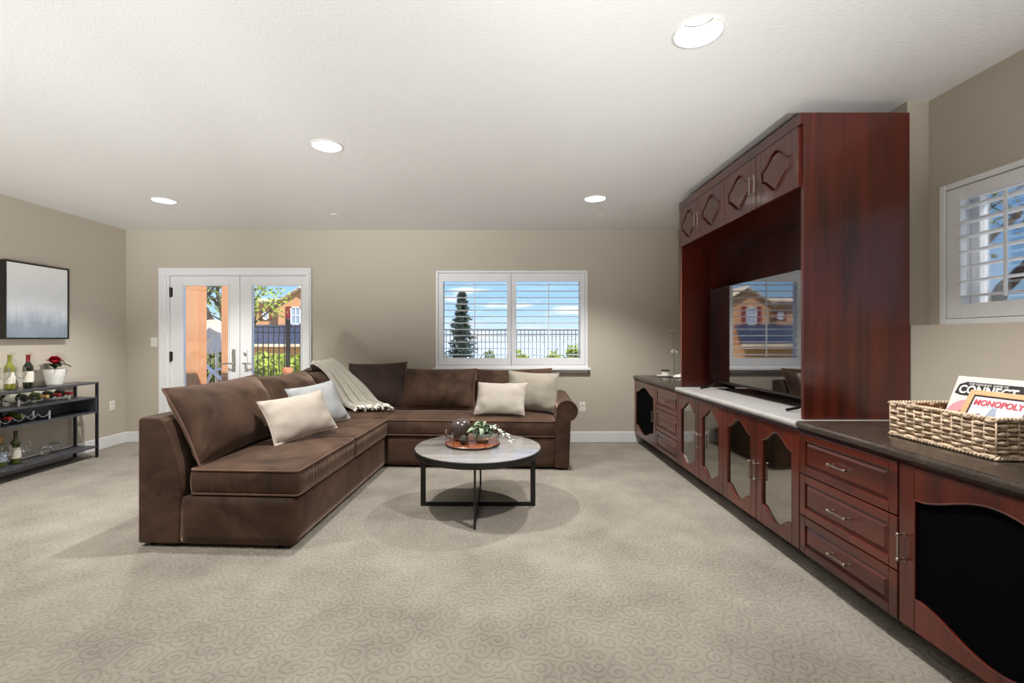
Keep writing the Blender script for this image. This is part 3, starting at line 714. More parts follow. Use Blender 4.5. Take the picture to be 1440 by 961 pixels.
def pillow_mb(w_, h_, th, n=22, ear=.05, seed=0, wr=.006):
    rnd = random.Random(seed); ph = [rnd.uniform(0, 6.3) for _ in range(6)]
    m = MB(); edge = []
    for side in (-1, 1):
        vs = []; fs = []
        for i in range(n + 1):
            for j in range(n + 1):
                u = math.sin((2 * i / n - 1) * PI / 2); v = math.sin((2 * j / n - 1) * PI / 2)
                x = u * w_ / 2 * (1 - ear * (1 - v * v)); z = v * h_ / 2 * (1 - ear * 1.2 * (1 - u * u))
                k = max(0, (1 - abs(u) ** 2.6)) ** .62 * max(0, (1 - abs(v) ** 2.6)) ** .62
                y = side * th / 2 * k
                y += side * wr * k ** .4 * (math.sin(9 * u + 3 * v + ph[0]) * .5 + math.sin(5 * v - 7 * u + ph[1]) * .6 + math.sin(14 * v * u + ph[2]) * .5) * (abs(u) ** 2 + abs(v) ** 2)
                vs.append((x, y, z))
        for i in range(n):
            for j in range(n):
                k = i * (n + 1) + j; fs.append((k, k + n + 1, k + n + 2, k + 1))
        m.add(vs, fs)
    for i in range(n): u = math.sin((2 * i / n - 1) * PI / 2); edge.append((u * w_ / 2, 0, -h_ / 2 * (1 - ear * 1.2 * (1 - u * u))))
    for i in range(n): v = math.sin((2 * i / n - 1) * PI / 2); edge.append((w_ / 2 * (1 - ear * (1 - v * v)), 0, v * h_ / 2))
    for i in range(n): u = -math.sin((2 * i / n - 1) * PI / 2); edge.append((u * w_ / 2, 0, h_ / 2 * (1 - ear * 1.2 * (1 - u * u))))
    for i in range(n): v = -math.sin((2 * i / n - 1) * PI / 2); edge.append((-w_ / 2 * (1 - ear * (1 - v * v)), 0, v * h_ / 2))
    return m, edge
def pose(cx, cy, cz, psi, lean, roll):
    return Matrix.Translation((cx, cy, cz)) @ Matrix.Rotation(psi, 4, 'Z') @ Matrix.Rotation(-lean, 4, 'X') @ Matrix.Rotation(-roll, 4, 'Y')
def back_cushion(w_, h_, th, mtx, mat, seed, ear=.05):
    m, edge = pillow_mb(w_, h_, th, ear=ear, seed=seed, wr=.009)
    o = m.build('back_cushion', mat, sofa); weld(o); o.matrix_local = mtx
    ORG[o] = Vector(); MB().tube(edge, .007, 6, closed=True).build('piping', 'sofa_pipe', o, smooth=True)
LN = .46
back_cushion(.98, 0.53, .32, pose(-.755, .55, .725, PI / 2, LN, .012), 'sofa', 1)
back_cushion(.90, .51, .31, pose(-.765, 1.45, .715, PI / 2, LN, 0), 'sofa', 2)
back_cushion(.66, .50, .25, pose(-.775, 2.16, .70, PI / 2, LN, 0), 'sofa', 3)
back_cushion(.66, .54, .24, pose(-.30, 2.42, .735, .10, .34, .03), 'sofa_shaded', 4)
back_cushion(.90, .49, .31, pose(.37, 2.49, .70, 0, LN, 0), 'sofa', 5)
back_cushion(.87, .49, .31, pose(1.25, 2.49, .70, 0, LN, .02), 'sofa', 6)

# ------------------------------------------------------------------ throw pillows
def throw_pillow(w_, h_, th, mtx, mat, label, seed, group=None, ear=.07, pipe=True):
    m, edge = pillow_mb(w_, h_, th, ear=ear, seed=seed, wr=.010)
    o = m.build('throw_pillow', mat, origin=(0, 0, 0)); weld(o); o.matrix_world = mtx
    ORG[o] = Vector()
    if pipe: MB().tube(edge, .005, 6, closed=True).build('piping', mat, o, smooth=True)
    return tag(o, label, 'pillow')
throw_pillow(.60, .35, .15, pose(-1.565, 3.535, .672, 1.117, .494, .053), 'cream', 'cream rectangular throw pillow overlapping the blue grey one', 11)
throw_pillow(.52, .40, .15, pose(-1.61, 4.02, .69, 1.096, .535, .076), 'bluegrey', 'pale blue grey throw pillow behind the cream one', 12)
throw_pillow(.53, .36, .15, pose(-.006, 4.62, .665, -.25, .542, .017), 'ivory', 'ivory rectangular throw pillow in front of the greige one', 13, pipe=False)
throw_pillow(.54, .43, .14, pose(.335, 4.84, .71, -.06, .36, -.05), 'greige', 'greige throw pillow leaning beside the rolled sofa arm', 14)

# ------------------------------------------------------------------ throw blanket
SM = Matrix.Translation((-1.244, 2.727, 0)) @ Matrix.Rotation(TH_S, 4, 'Z')
def bez(pts, v):
    # Catmull-Rom through pts
    n = len(pts) - 1; s = min(int(v * n), n - 1); t_ = v * n - s
    P = [Vector(pts[max(0, min(n, s + k))]) for k in (-1, 0, 1, 2)]
    return .5 * ((2 * P[1]) + (P[2] - P[0]) * t_ + (2 * P[0] - 5 * P[1] + 4 * P[2] - P[3]) * t_ ** 2 + (3 * P[1] - P[0] - 3 * P[2] + P[3]) * t_ ** 3)
pa = [(-1.0, 2.02, .80), (-.985, 2.03, .93), (-.885, 2.05, .975), (-.74, 2.05, .885), (-.60, 2.04, .70), (-.50, 2.02, .56), (-.40, 1.98, .525)]
pb = [(-.98, 2.46, .84), (-.93, 2.44, .95), (-.79, 2.42, 1.0), (-.62, 2.36, .90), (-.40, 2.28, .74), (-.22, 2.22, .58), (-.08, 2.16, .525)]
m = MB(); nu, nv = 60, 44; g = []
for j in range(nv + 1):
    v = j / nv; a, b_ = bez(pa, v), bez(pb, v); e0 = bez(pa, min(1, v + .02)) - bez(pa, max(0, v - .02)); nrm = (b_ - a).cross(e0).normalized()
    if nrm.z < 0 and v > .3: nrm = -nrm
    for i in range(nu + 1):
        u = i / nu; p = a.lerp(b_, u + .03 * math.sin(v * 6 + 4 * u))
        amp = .036 * min(1, .25 + v * 2.2)
        ph = u * PI * 8 + 1.1 * math.sin(v * 2.6)
        fold = (abs(math.sin(ph / 2)) ** .7) * 1.5 - .3 + .25 * math.sin(ph * 2.3 + 3 * v)
        p = p + nrm * amp * fold
        if v > .75: p.z = max(p.z, .518)
        g.append(SM @ p)
fs = [(j * (nu + 1) + i, j * (nu + 1) + i + 1, (j + 1) * (nu + 1) + i + 1, (j + 1) * (nu + 1) + i) for j in range(nv) for i in range(nu)]
m.add(g, fs); thr = m.build('throw_blanket', 'knit'); weld(thr)
s_ = thr.modifiers.new('thick', 'SOLIDIFY'); s_.thickness = .008; s_.offset = 1
tag(thr, 'pale knitted throw blanket with white fringe draped over the sofa corner', 'blanket')
fr = MB(); rnd = random.Random(3)
for k in range(64):
    u = k / 63 * nu; i = min(int(u), nu - 1); base = g[nv * (nu + 1) + i].lerp(g[nv * (nu + 1) + i + 1], u - i)
    d = Vector((rnd.uniform(.25, .75), rnd.uniform(-.9, -.2), 0)).normalized() * rnd.uniform(.05, .09)
    fr.tube([base, base + d * .5 + Vector((0, 0, .008)), base + d + Vector((0, 0, -.004))], .0075, 5)
o = fr.build('fringe', 'fringe', thr, smooth=True); o['kind'] = 'stuff'

# ------------------------------------------------------------------ coffee table
CX, CY, TR, TZ0, TZ1 = -.177, 3.46, .476, .408, .456
t = thing('coffee_table', 'round coffee table with grey washed top and black crossed metal legs', 'coffee table', (CX, CY, 0))
MB().lathe([(0, TZ1 - .006), (TR - .004, TZ1 - .006), (TR - .004, TZ1 - .001), (TR - .010, TZ1), (0, TZ1)][::-1], (CX, CY, 0), 72).build('tabletop', 'table_top', t, smooth=30)
MB().lathe([(0, TZ1 - .007), (TR, TZ1 - .007), (TR, TZ0 + .004), (TR - .004, TZ0), (0, TZ0)], (CX, CY, 0), 72).build('rim_band', 'black_metal', t, smooth=30)
hw = .436; bw = .038; bt = .0065
for ax in (0, 1):
    m = MB(); q = .001 * ax
    def bx(a0, a1, z0, z1):
        if ax == 0: m.box((CX + a0, CY - bt, z0), (CX + a1, CY + bt, z1))
        else: m.box((CX - bt, CY + a0, z0), (CX + bt, CY + a1, z1))
    bx(-hw, -hw + bw, .0, TZ0); bx(hw - bw, hw, .0, TZ0); bx(-hw + bw, hw - bw, .0, .03); bx(-hw + bw, hw - bw, TZ0 - .012, TZ0)
    m.build('leg_frame', 'black_metal', t, bevel=.0015)
# tray
tx, ty, tr, tz = -.222, 3.515, .206, TZ1
t = thing('round_tray', 'round wooden tray with wire gallery rail and loop handles', 'tray', (tx, ty, tz))
MB().lathe([(0, .001), (tr - .004, .001), (tr, .005), (tr, .016), (tr - .004, .02), (0, .02)], (tx, ty, tz), 56).build('tray_base', 'tray_wood', t, smooth=30)
circ = lambda r, z, n=56: [(tx + r * math.cos(2 * PI * k / n), ty + r * math.sin(2 * PI * k / n), z) for k in range(n)]
MB().tube(circ(tr - .004, tz + .075), .0028, 6, closed=True).build('top_rail', 'rail', t, smooth=True)
MB().tube(circ(tr + .001, tz + .010), .004, 6, closed=True).build('base_band', 'black_metal', t, smooth=True)
for k in range(10):
    a = 2 * PI * (k + .35) / 10; x, y = tx + (tr - .004) * math.cos(a), ty + (tr - .004) * math.sin(a)
    MB().tube([(x, y, tz + .018), (x, y, tz + .05), (x, y, tz + .075)], .0022, 6).build('rail_post', 'rail', t, smooth=True)
for s in (-1, 1):
    MB().tube([(tx + s * (tr - .004), ty + .05 * math.cos(a), tz + .075 + .042 * math.sin(a)) for a in [PI * k / 12 for k in range(13)]], .004, 8).build('handle', 'rail', t, smooth=True)
zt = tz + .0205
# dark rounded ornament
m = MB(); m.lathe([(0, 0), (.045, 0), (.058, .02), (.072, .06), (.078, .1), (.07, .135), (.045, .158), (.018, .166), (0, .167)], (tx - .098, ty + .05, zt), 28)
o = m.build('stone_ornament', 'stone', smooth='all'); tag(o, 'large dark glazed rounded ornament standing on the wooden tray', 'ornament')
m = MB(); m.sphere((tx - .06, ty - .1, zt + .0355), .035, seg=18, rings=12); tag(m.build('moss_ball', 'moss', smooth='all'), 'small dark mossy ball on the wooden tray', 'ornament')
# plant in bowl
bx_, by_ = tx + .075, ty - .015
t = thing('potted_succulent', 'pale green leafy succulent in grey bowl on the wooden tray', 'plant', (bx_, by_, zt))
MB().lathe([(0, 0), (.04, 0), (.066, .03), (.076, .07), (.073, .072), (.063, .035), (.0, .012)], (bx_, by_, zt), 28, capped=False).build('bowl', 'bowl', t, smooth='all')
MB().lathe([(0, .062), (.07, .062)], (bx_, by_, zt), 24, capped=False).build('soil', 'soil', t)
def leaf_mb(L=1, W=.42, curl=.25, n=6):
    m = MB(); vs = []; fs = []
    for i in range(n + 1):
        s = i / n; wd = W * math.sin(PI * min(1, s * .96 + .04)) ** .8 * (1 - .25 * s) / 2; z = curl * math.sin(s * PI * .9) - curl * .6 * s * s
        vs += [(s * L, -wd, z + .18 * wd), (s * L, 0, z), (s * L, wd, z + .18 * wd)]
    for i in range(n):
        for k in (0, 1): fs.append((i * 3 + k, i * 3 + k + 1, i * 3 + k + 4, i * 3 + k + 3))
    return m.add(vs, fs)
rnd = random.Random(5)
def leaves(parent, src_mat, spots):
    src = None
    for pos, az_, el, L, roll in spots:
        mt = Matrix.Translation(Vector(pos) - ORG[parent]) @ Matrix.Rotation(az_, 4, 'Z') @ Matrix.Rotation(-el, 4, 'Y') @ Matrix.Rotation(roll, 4, 'X') @ Matrix.Diagonal((L, L, L, 1))
        if src is None:
            src = leaf_mb().build('leaf', src_mat, parent, smooth='all'); src.data.transform(Matrix.Translation(ORG[parent])); src.matrix_local = mt
            so = src.modifiers.new('thick', 'SOLIDIFY'); so.thickness = .03
        else: share(src, parent, mt)
sp = []
for k in range(58):
    a = rnd.uniform(0, 2 * PI); r = rnd.uniform(0, .055)
    hz = rnd.uniform(.062, .115)
    sp.append(((bx_ + r * math.cos(a), by_ + r * math.sin(a), zt + hz), a + rnd.uniform(-.5, .5), rnd.uniform(-.45, .9), rnd.uniform(.06, .095), rnd.uniform(-.5, .5)))
leaves(t, 'leaf_pale', sp)
t2 = thing('trailing_sprig', 'silver grey trailing leaf sprig hanging over the tray rail', 'plant', (bx_ + .09, by_, zt + .02))
stem = [(bx_ + .05, by_ - .01, zt + .108), (bx_ + .085, by_ - .02, zt + .118), (bx_ + .14, by_ - .045, zt + .09), (bx_ + .185, by_ - .065, zt + .05), (bx_ + .215, by_ - .08, zt + .012)]
MB().tube(stem, .0025, 6).build('stem', 'leaf_grey', t2, smooth=True)
sp = []
for k in range(22):
    v = k / 21; p = bez(stem, v * .999); sg = 1 if k % 2 else -1
    sp.append((tuple(p), -.35 + sg * rnd.uniform(.5, 1.1), rnd.uniform(-.5, .35), rnd.uniform(.045, .062), rnd.uniform(-.4, .4)))
leaves(t2, 'leaf_grey', sp)

# ------------------------------------------------------------------ bar console by the left wall
KX0, KX1, KY0, KY1, KT = -4.575, -4.32, 3.90, 4.885, .807
t = thing('bar_console', 'dark grey metal bar console with glass top and open shelves', 'console table', ((KX0 + KX1) / 2, (KY0 + KY1) / 2, 0))
q = .022
for x in (KX0, KX1 - q):
    for y in (KY0, KY1 - q): MB().box((x, y, 0), (x + q, y + q, KT - .0)).build('leg', 'black_metal', t, bevel=.002)
m = MB(); m.box((KX0 + q, KY0, KT - .02), (KX1 - q, KY0 + q, KT)); m.box((KX0 + q, KY1 - q, KT - .02), (KX1 - q, KY1, KT)); m.box((KX0, KY0 + q, KT - .02), (KX0 + q, KY1 - q, KT)); m.box((KX1 - q, KY0 + q, KT - .02), (KX1, KY1 - q, KT))
m.build('top_frame', 'gunmetal', t, bevel=.002)
MB().box((KX0 + q, KY0 + q, KT - .009), (KX1 - q, KY1 - q, KT - .001)).build('glass_top', 'shelf_glass', t)
S1, S0 = .650, .478
m = MB(); a, b_, c_, d_ = KX0 + .002, KX1 - .002, KY0 + .002, KY1 - q
m.box((a, c_, S1 - .014), (b_, d_, S1)); m.box((a, c_, S0), (b_, d_, S0 + .014)); m.box((a, c_, S0 + .014), (b_, c_ + .012, S1 - .014)); m.box((a, d_ - .012, S0 + .014), (b_, d_, S1 - .014)); m.box((a, c_ + .012, S0 + .014), (a + .01, d_ - .012, S1 - .014))
m.build('cubby_box', 'gunmetal', t, bevel=.001)
S2 = .122
MB().box((KX0 + .003, KY0 + .002, S2 - .016), (KX1 - .003, KY1 - .002, S2)).build('bottom_shelf', 'gunmetal', t, bevel=.002)
# bottles
def bottle(label, loc, glass, foil, group=None, rot=None, h=.30, name='wine_bottle', lab=True, lm='paper'):
    t = thing(name, label, 'bottle', loc, group, rot=rot, local=True); k = h / .30
    MB().lathe([(0, .006), (.03, 0), (.036, .004), (.0375, .02), (.0375, .175 * k), (.034, .2 * k), (.02, .222 * k), (.0145, .24 * k), (.0135, .29 * k), (.0155, .291 * k), (.0155, .298 * k), (.012, h), (0, h)], (0, 0, 0), 24).build('bottle_glass', glass, t, smooth=35)
    MB().lathe([(.0172, .293 * k), (.0172, h + .001), (0, h + .0015)][::-1] + [], (0, 0, 0), 20, capped=False).lathe([(.0152, .235 * k), (.0150, .289 * k), (.0172, .293 * k)], (0, 0, 0), 20, capped=False).build('foil_capsule', foil, t, smooth=35)
    if lab: MB().lathe([(.0380, .05 * k), (.0380, .15 * k)], (0, 0, 0), 24, capped=False).build('paper_label', lm, t, smooth='all')
    return t
BX = -4.485
def onto(x, y, z, X):            # depth so that a pixel column falls on plane X
    Y = (x - 705) and X * 640 / (x - 705); return (X, Y, z)
bottle('pale yellow green wine bottle standing on the glass console top', onto(13.5, 0, KT + .001, BX), 'yellow_glass', 'yellow_glass', h=.315)
bottle('dark wine bottle with red foil standing beside the red flower', onto(39.5, 0, KT + .001, BX + .01), 'dark_glass', 'red_foil', h=.31)
bottle('green wine bottle with pale label on the bottom console shelf', onto(22, 0, S2 + .001, BX + .02), 'green_glass', 'dark_glass', h=.30)
bottle('dark green wine bottle at the end of the bottom console shelf', onto(2, 0, S2 + .001, BX + .0), 'green_glass', 'gold_foil', h=.27, lm='print_blue')
# wine glasses
def wine_glass(label, loc, group=None):
    t = thing('wine_glass', label, 'wine glass', loc, group, local=True)
    MB().lathe([(.034, 0), (.034, .003), (.006, .008), (.004, .02), (.004, .09), (.012, .10)], (0, 0, 0), 24).build('stem', 'thin_glass', t, smooth=35)
    MB().lathe([(.0, .1), (.02, .104), (.036, .128), (.041, .155), (.038, .18), (.033, .205)], (0, 0, 0), 24, capped=False).build('bowl', 'thin_glass', t, smooth='all')
wine_glass('clear stemmed wine glass in front of the pale wine bottle', onto(6, 0, KT + .001, KX1 - .045), 'stemmed glasses on the console')
wine_glass('clear stemmed wine glass between the two standing bottles', onto(29, 0, KT + .001, KX1 - .045), 'stemmed glasses on the console')
wine_glass('clear stemmed wine glass beside the bottle on the bottom shelf', onto(37, 0, S2 + .001, KX1 - .045), 'stemmed glasses on the console')
wine_glass('clear stemmed wine glass before the dark bottle on the bottom shelf', onto(9, 0, S2 + .001, KX1 - .045), 'stemmed glasses on the console')
def tumbler(label, loc, rot):
    t = MB().lathe([(0, 0), (.022, .001), (.04, .018), (.046, .045), (.04, .08), (.034, .1)], (0, 0, 0), 24, capped=False).build('stemless_glass', 'thin_glass', smooth='all', origin=(0, 0, 0))
    t.location = loc; t.rotation_euler = rot; tag(t, label, 'glass', 'stemless glasses on bottom shelf')
tumbler('tilted stemless wine glass in the middle of the bottom shelf', onto(66, 0, S2 + .042, BX + .02), (1.25, 0, .5))
tumbler('tilted stemless wine glass near the end leg on the bottom shelf', onto(86, 0, S2 + .040, BX + .0), (1.15, 0, -.2))
# flower pot
fx, fy, fz = onto(77, 0, KT + .001, BX)
t = thing('potted_flower', 'red flower with dark leaves in white ceramic pot', 'plant', (fx, fy, fz))
MB().lathe([(0, 0), (.058, 0), (.064, .01), (.088, .15), (.088, .158), (.082, .158), (.076, .13), (0, .125)], (fx, fy, fz), 28).build('pot', 'pot', t, smooth=35)
MB().lathe([(0, .14), (.08, .14)], (fx, fy, fz), 24, capped=False).build('soil', 'soil', t)
MB().tube([(fx, fy, fz + .13), (fx - .01, fy, fz + .2), (fx + .0, fy, fz + .235)], .004, 6).build('stem', 'leaf_dark', t, smooth=True)
sp = []
for a, el, L in ((.3, .15, .14), (1.2, .3, .12), (2.0, .1, .13), (-.6, .2, .13), (-1.3, .15, .16), (3.0, .1, .1), (-2.2, .2, .14), (1.75, .35, .15), (-1.8, .4, .12)): sp.append(((fx, fy, fz + .165), a, el, L, 0))
leaves(t, 'leaf_dark', sp)
src = None
for k in range(20):
    a = k * 2.4; r = .004 + .0015 * k; mt = Matrix.Translation((r * .3 * math.cos(a), r * .3 * math.sin(a), .21)) @ Matrix.Rotation(a, 4, 'Z') @ Matrix.Rotation(-(1.35 - .055 * k), 4, 'Y') @ Matrix.Diagonal((.085, .1, .07, 1))
    if src is None:
        src = leaf_mb(1, .9, .3).build('petal', 'petal', t, smooth='all'); src.data.transform(Matrix.Translation(ORG[t])); src.matrix_local = mt
    else: share(src, t, mt)
# wine racks: scalloped silver bands with end posts, bottles lying across
def rack(y0, y1, z, x0, x1, n, label):
    t = thing('wine_rack', label, 'wine rack', ((x0 + x1) / 2, (y0 + y1) / 2, z), 'silver wine racks')
    for x in (x0, x1):
        for y in (y0, y1): MB().box((x - .003, y - .01, z), (x + .003, y + .01, z + .085)).build('post', 'silver', t, bevel=.002)
        pts = []
        for i in range(n * 10 + 1):
            s = i / 10; yy = y0 + (y1 - y0) * i / (n * 10); pts.append((x, yy, z + .075 - .042 * abs(math.sin(PI * s)) ** .8))
        MB().tube(pts, .0035, 6).build('scalloped_rail', 'silver', t, smooth=True)
    for y in (y0, y1): MB().tube([(x0, y, z + .004), (x1, y, z + .004)], .003, 6).build('cross_bar', 'silver', t)
rack(4.12, 4.60, S1 + .001, KX0 + .07, KX1 - .05, 4, 'silver scalloped wine rack under the glass top')
lb = [('dark_glass', 'dark_glass'), ('green_glass', 'gold_foil'), ('dark_glass', 'red_foil'), ('dark_glass', 'red_foil')]
BL = ['green wine bottle with dark foil lying under the glass top', 'green wine bottle with gold foil lying under the glass top',
      'dark red foiled wine bottle lying mid rack under the glass top', 'dark red foiled wine bottle lying in the last rack scallop']
for k in range(4):
    y = 4.12 + .12 * (k + .5)
    bottle(BL[k], (KX0 + .005, y, S1 + .036 + .0385), lb[k][0], lb[k][1], 'bottles lying in the racks', rot=(0, PI / 2, 0), h=.285)
rack(3.94, 4.38, S0 + .015, KX0 + .07, KX1 - .03, 4, 'silver scalloped wine rack inside the open cubby')
for k, (g_, f_) in enumerate((('dark_glass', 'red_foil'), ('green_glass', 'green_glass'))):
    bottle(('red foiled wine bottle lying inside the console cubby', 'green wine bottle lying inside the console cubby')[k], (KX0 + .014, 3.94 + .11 * (k + .5), S0 + .015 + .036 + .0385), g_, f_, 'bottles lying in the racks', rot=(0, PI / 2, 0), h=.25)

# ------------------------------------------------------------------ picture on the left wall
t = thing('framed_picture', 'framed print of misty pale forest above the bar console', 'picture', (XL, 4.478, 1.265))
y0, y1, z0, z1, xf = 4.17, 4.787, 1.265, 2.0, -4.545; k = .012
m = MB(); m.box((XL + .004, y0, z0), (xf, y0 + k, z1)); m.box((XL + .004, y1 - k, z0), (xf, y1, z1)); m.box((XL + .004, y0 + k, z0), (xf, y1 - k, z0 + k)); m.box((XL + .004, y0 + k, z1 - k), (xf, y1 - k, z1))
m.build('frame', 'frame_black', t, bevel=.001)
MB().box((XL + .006, y0 + k + .004, z0 + k + .004), (xf - .004, y1 - k - .004, z1 - k - .004)).build('canvas', 'misty', t)

# ------------------------------------------------------------------ basket and board games
BX0, BX1, BY0, BY1, BZ, BH = 1.81, 2.15, 1.665, 2.127, ZC + .001, .156
t = thing('woven_basket', 'rectangular woven seagrass basket holding board games', 'basket', ((BX0 + BX1) / 2, (BY0 + BY1) / 2, BZ))
w_ = .010
m = MB(); m.box((BX0 + w_, BY0 + w_, BZ + .002), (BX1 - w_, BY1 - w_, BZ + .008))
m.box((BX0 + w_, BY0 + w_, BZ + .008), (BX0 + w_ + .003, BY1 - w_, BZ + BH - .01)); m.box((BX1 - w_ - .003, BY0 + w_, BZ + .008), (BX1 - w_, BY1 - w_, BZ + BH - .01))
m.box((BX0 + w_, BY0 + w_, BZ + .008), (BX1 - w_, BY0 + w_ + .003, BZ + BH - .01)); m.box((BX0 + w_, BY1 - w_ - .003, BZ + .008), (BX1 - w_, BY1 - w_, BZ + BH - .01))
m.build('liner', 'basket_in', t)
def perim(s, inset=0):          # rounded rectangle by arc length 0..1
    x0, x1, y0, y1 = BX0 + inset, BX1 - inset, BY0 + inset, BY1 - inset; a, b_ = x1 - x0, y1 - y0; P_ = 2 * (a + b_); d = (s % 1) * P_
    if d < b_: return Vector((x0, y1 - d, 0)), Vector((-1, 0, 0))
    d -= b_
    if d < a: return Vector((x0 + d, y0, 0)), Vector((0, -1, 0))
    d -= a
    if d < b_: return Vector((x1, y0 + d, 0)), Vector((1, 0, 0))
    d -= b_
    return Vector((x1 - d, y1, 0)), Vector((0, 1, 0))
wv = MB(); rnd = random.Random(9); PER = 2 * (BX1 - BX0 + BY1 - BY0); nst = int(PER / .042); rows = 9; pitch = (BH - .012) / rows
npt = nst * 8
for r_ in range(rows):
    pts = []; rad = []; jit = [rnd.uniform(.75, 1.25) for _ in range(nst + 1)]; jz = [rnd.uniform(-.003, .003) for _ in range(nst + 1)]
    for k in range(npt):
        s = k / npt; p, n_ = perim(s, .004); ph = s * nst
        i = int(ph); fr_ = ph - i
        out = math.sin(PI * ph + PI * r_) * .006
        jj = jz[i] * math.sin(PI * fr_)
        pts.append(p + n_ * out + Vector((0, 0, BZ + .009 + pitch * (r_ + .5) + jj)))
        rad.append(.0055 * (.7 + .75 * abs(math.sin(PI * fr_)) * jit[i]))
    wv.tube(pts, lambda i: rad[i], 7, closed=True, flat=.62)
for k in range(nst):
    p, n_ = perim(k / nst, .004); wv.tube([p + Vector((0, 0, BZ + .004)), p + Vector((0, 0, BZ + BH / 2)), p + Vector((0, 0, BZ + BH - .004))], .003, 6)
o = wv.build('woven_strand', 'basket', t, smooth='all'); o['kind'] = 'stuff'
for zz, nm in ((BZ + BH - .004, 'rim_braid'), (BZ + .009, 'base_braid')):
    br = MB()
    for q in (0, 1):
        pts = []
        for k in range(360):
            s = k / 360; p, n_ = perim(s, .003); a = s * 2 * PI * 55 + PI * q; pts.append(p + n_ * math.cos(a) * .0045 + Vector((0, 0, zz + math.sin(a) * .0045)))
        br.tube(pts, .0052, 6, closed=True)
    br.build(nm, 'basket', t, smooth='all')
def text_mesh(txt, size, name, mat, parent, x, y, z, bold=0, sx=1, align='LEFT', depth=.0006):
    cu = bpy.data.curves.new(name, 'FONT'); cu.body = txt; cu.size = size; cu.extrude = depth; cu.offset = bold; cu.align_x = align; cu.resolution_u = 3
    ob = bpy.data.objects.new('tmp', cu); COL.objects.link(ob); bpy.context.view_layer.update()
    me = bpy.data.meshes.new_from_object(ob.evaluated_get(bpy.context.evaluated_depsgraph_get()))
    bpy.data.objects.remove(ob); bpy.data.curves.remove(cu)
    me.materials.clear(); me.materials.append(M[mat]); me.transform(Matrix.Diagonal((sx, 1, 1, 1)))
    o = bpy.data.objects.new(name, me); COL.objects.link(o); o.parent = parent; o.location = (x, y, z); return o
def lean_frame(loc, alpha):          # local x along the wall towards the camera, y up the cover, z out of the cover
    u = Vector((0, -1, 0)); v = Vector((math.sin(alpha), 0, math.cos(alpha))); n_ = u.cross(v)
    return Matrix(((u.x, v.x, n_.x, loc[0]), (u.y, v.y, n_.y, loc[1]), (u.z, v.z, n_.z, loc[2]), (0, 0, 0, 1)))
# game box behind: lower left corner of cover is local origin
al = math.radians(21); Hc = .268; Wc = .39
t = thing('board_game_box', 'white board game box reading CONNECT 4 leaning at the back of the basket', 'board game', local=True)
t.matrix_world = lean_frame((2.1 - Hc * math.sin(al), 2.09, 1.103 - Hc * math.cos(al)), al)
MB().box((0, 0, -.045), (Wc, Hc, 0)).build('box', 'box_white', t, bevel=.002)
MB().prism([(.012, Hc - .082), (.02, Hc - .04), (.05, Hc - .026), (.27, Hc - .026), (.30, Hc - .034), (.30, Hc - .082), (.27, Hc - .088), (.04, Hc - .09)], 2, 0, .0008).build('banner', 'print_black', t)
text_mesh('CONNECT', .052, 'lettering', 'print_white', t, .026, Hc - .079, .0018, .0016, .92)
text_mesh('THE ORIGINAL GAME OF', .013, 'lettering', 'print_white', t, .06, Hc - .039, .0018, 0, 1.1)
MB().prism([(.285, Hc - .1), (.315, Hc - .02), (.385, Hc - .02), (.385, Hc - .1)], 2, .0008, .002).build('emblem', 'print_red', t)
text_mesh('4', .085, 'lettering', 'print_white', t, .322, Hc - .092, .0032, .002, 1)
m = MB(); m.lathe([(.085, .0006), (.085, .0012), (0, .0012)], (.085, .075, 0), 32, capped=False)
m.build('printed_disc', 'print_pink', t)
MB().lathe([(.04, .0006), (.04, .0018), (0, .0018)], (.085, .075, 0), 28, capped=False).build('printed_disc', 'print_red', t)
# game in a wooden frame case
al = math.radians(27); Hm = .235; Wm = .25
t = thing('board_game_case', 'wooden framed board game reading MONOPOLY in the woven basket', 'board game', local=True)
t.matrix_world = lean_frame((2.0 - Hm * math.sin(al), 1.935, 1.056 - Hm * math.cos(al)), al)
k = .022
m = MB(); m.box((0, 0, -.034), (k, Hm, .003)); m.box((Wm - k, 0, -.034), (Wm, Hm, .003)); m.box((k, 0, -.034), (Wm - k, k, .003)); m.box((k, Hm - k, -.034), (Wm - k, Hm, .003)); m.build('wood_frame', 'light_wood', t, bevel=.002)
MB().box((k, k, -.032), (Wm - k, Hm - k, -.002)).build('inner_edge', 'print_black', t)
MB().box((k + .006, k + .006, -.01), (Wm - k - .006, Hm - k - .006, -.0005)).build('cover', 'print_pale', t)
text_mesh('MONOPOLY', .035, 'lettering', 'print_red', t, k + .012, Hm - k - .043, .0006, .001, .92)
for nm, pts, mat in (('printed_shape', [(.10, .10), (.125, .085), (.15, .11), (.12, .125)], 'print_purple'), ('printed_shape', [(.17, .095), (.2, .09), (.205, .11), (.175, .115)], 'print_purple'),
                     ('printed_shape', [(.1, .13), (.135, .13), (.125, .165), (.11, .165)], 'print_blue'), ('printed_shape', [(.035, .10), (.08, .12), (.075, .135), (.035, .12)], 'print_purple'),
                     ('printed_shape', [(.04, .07), (.07, .075), (.06, .095)], 'print_black')):
    MB().prism(pts, 2, -.0005, .0006).build(nm, mat, t)

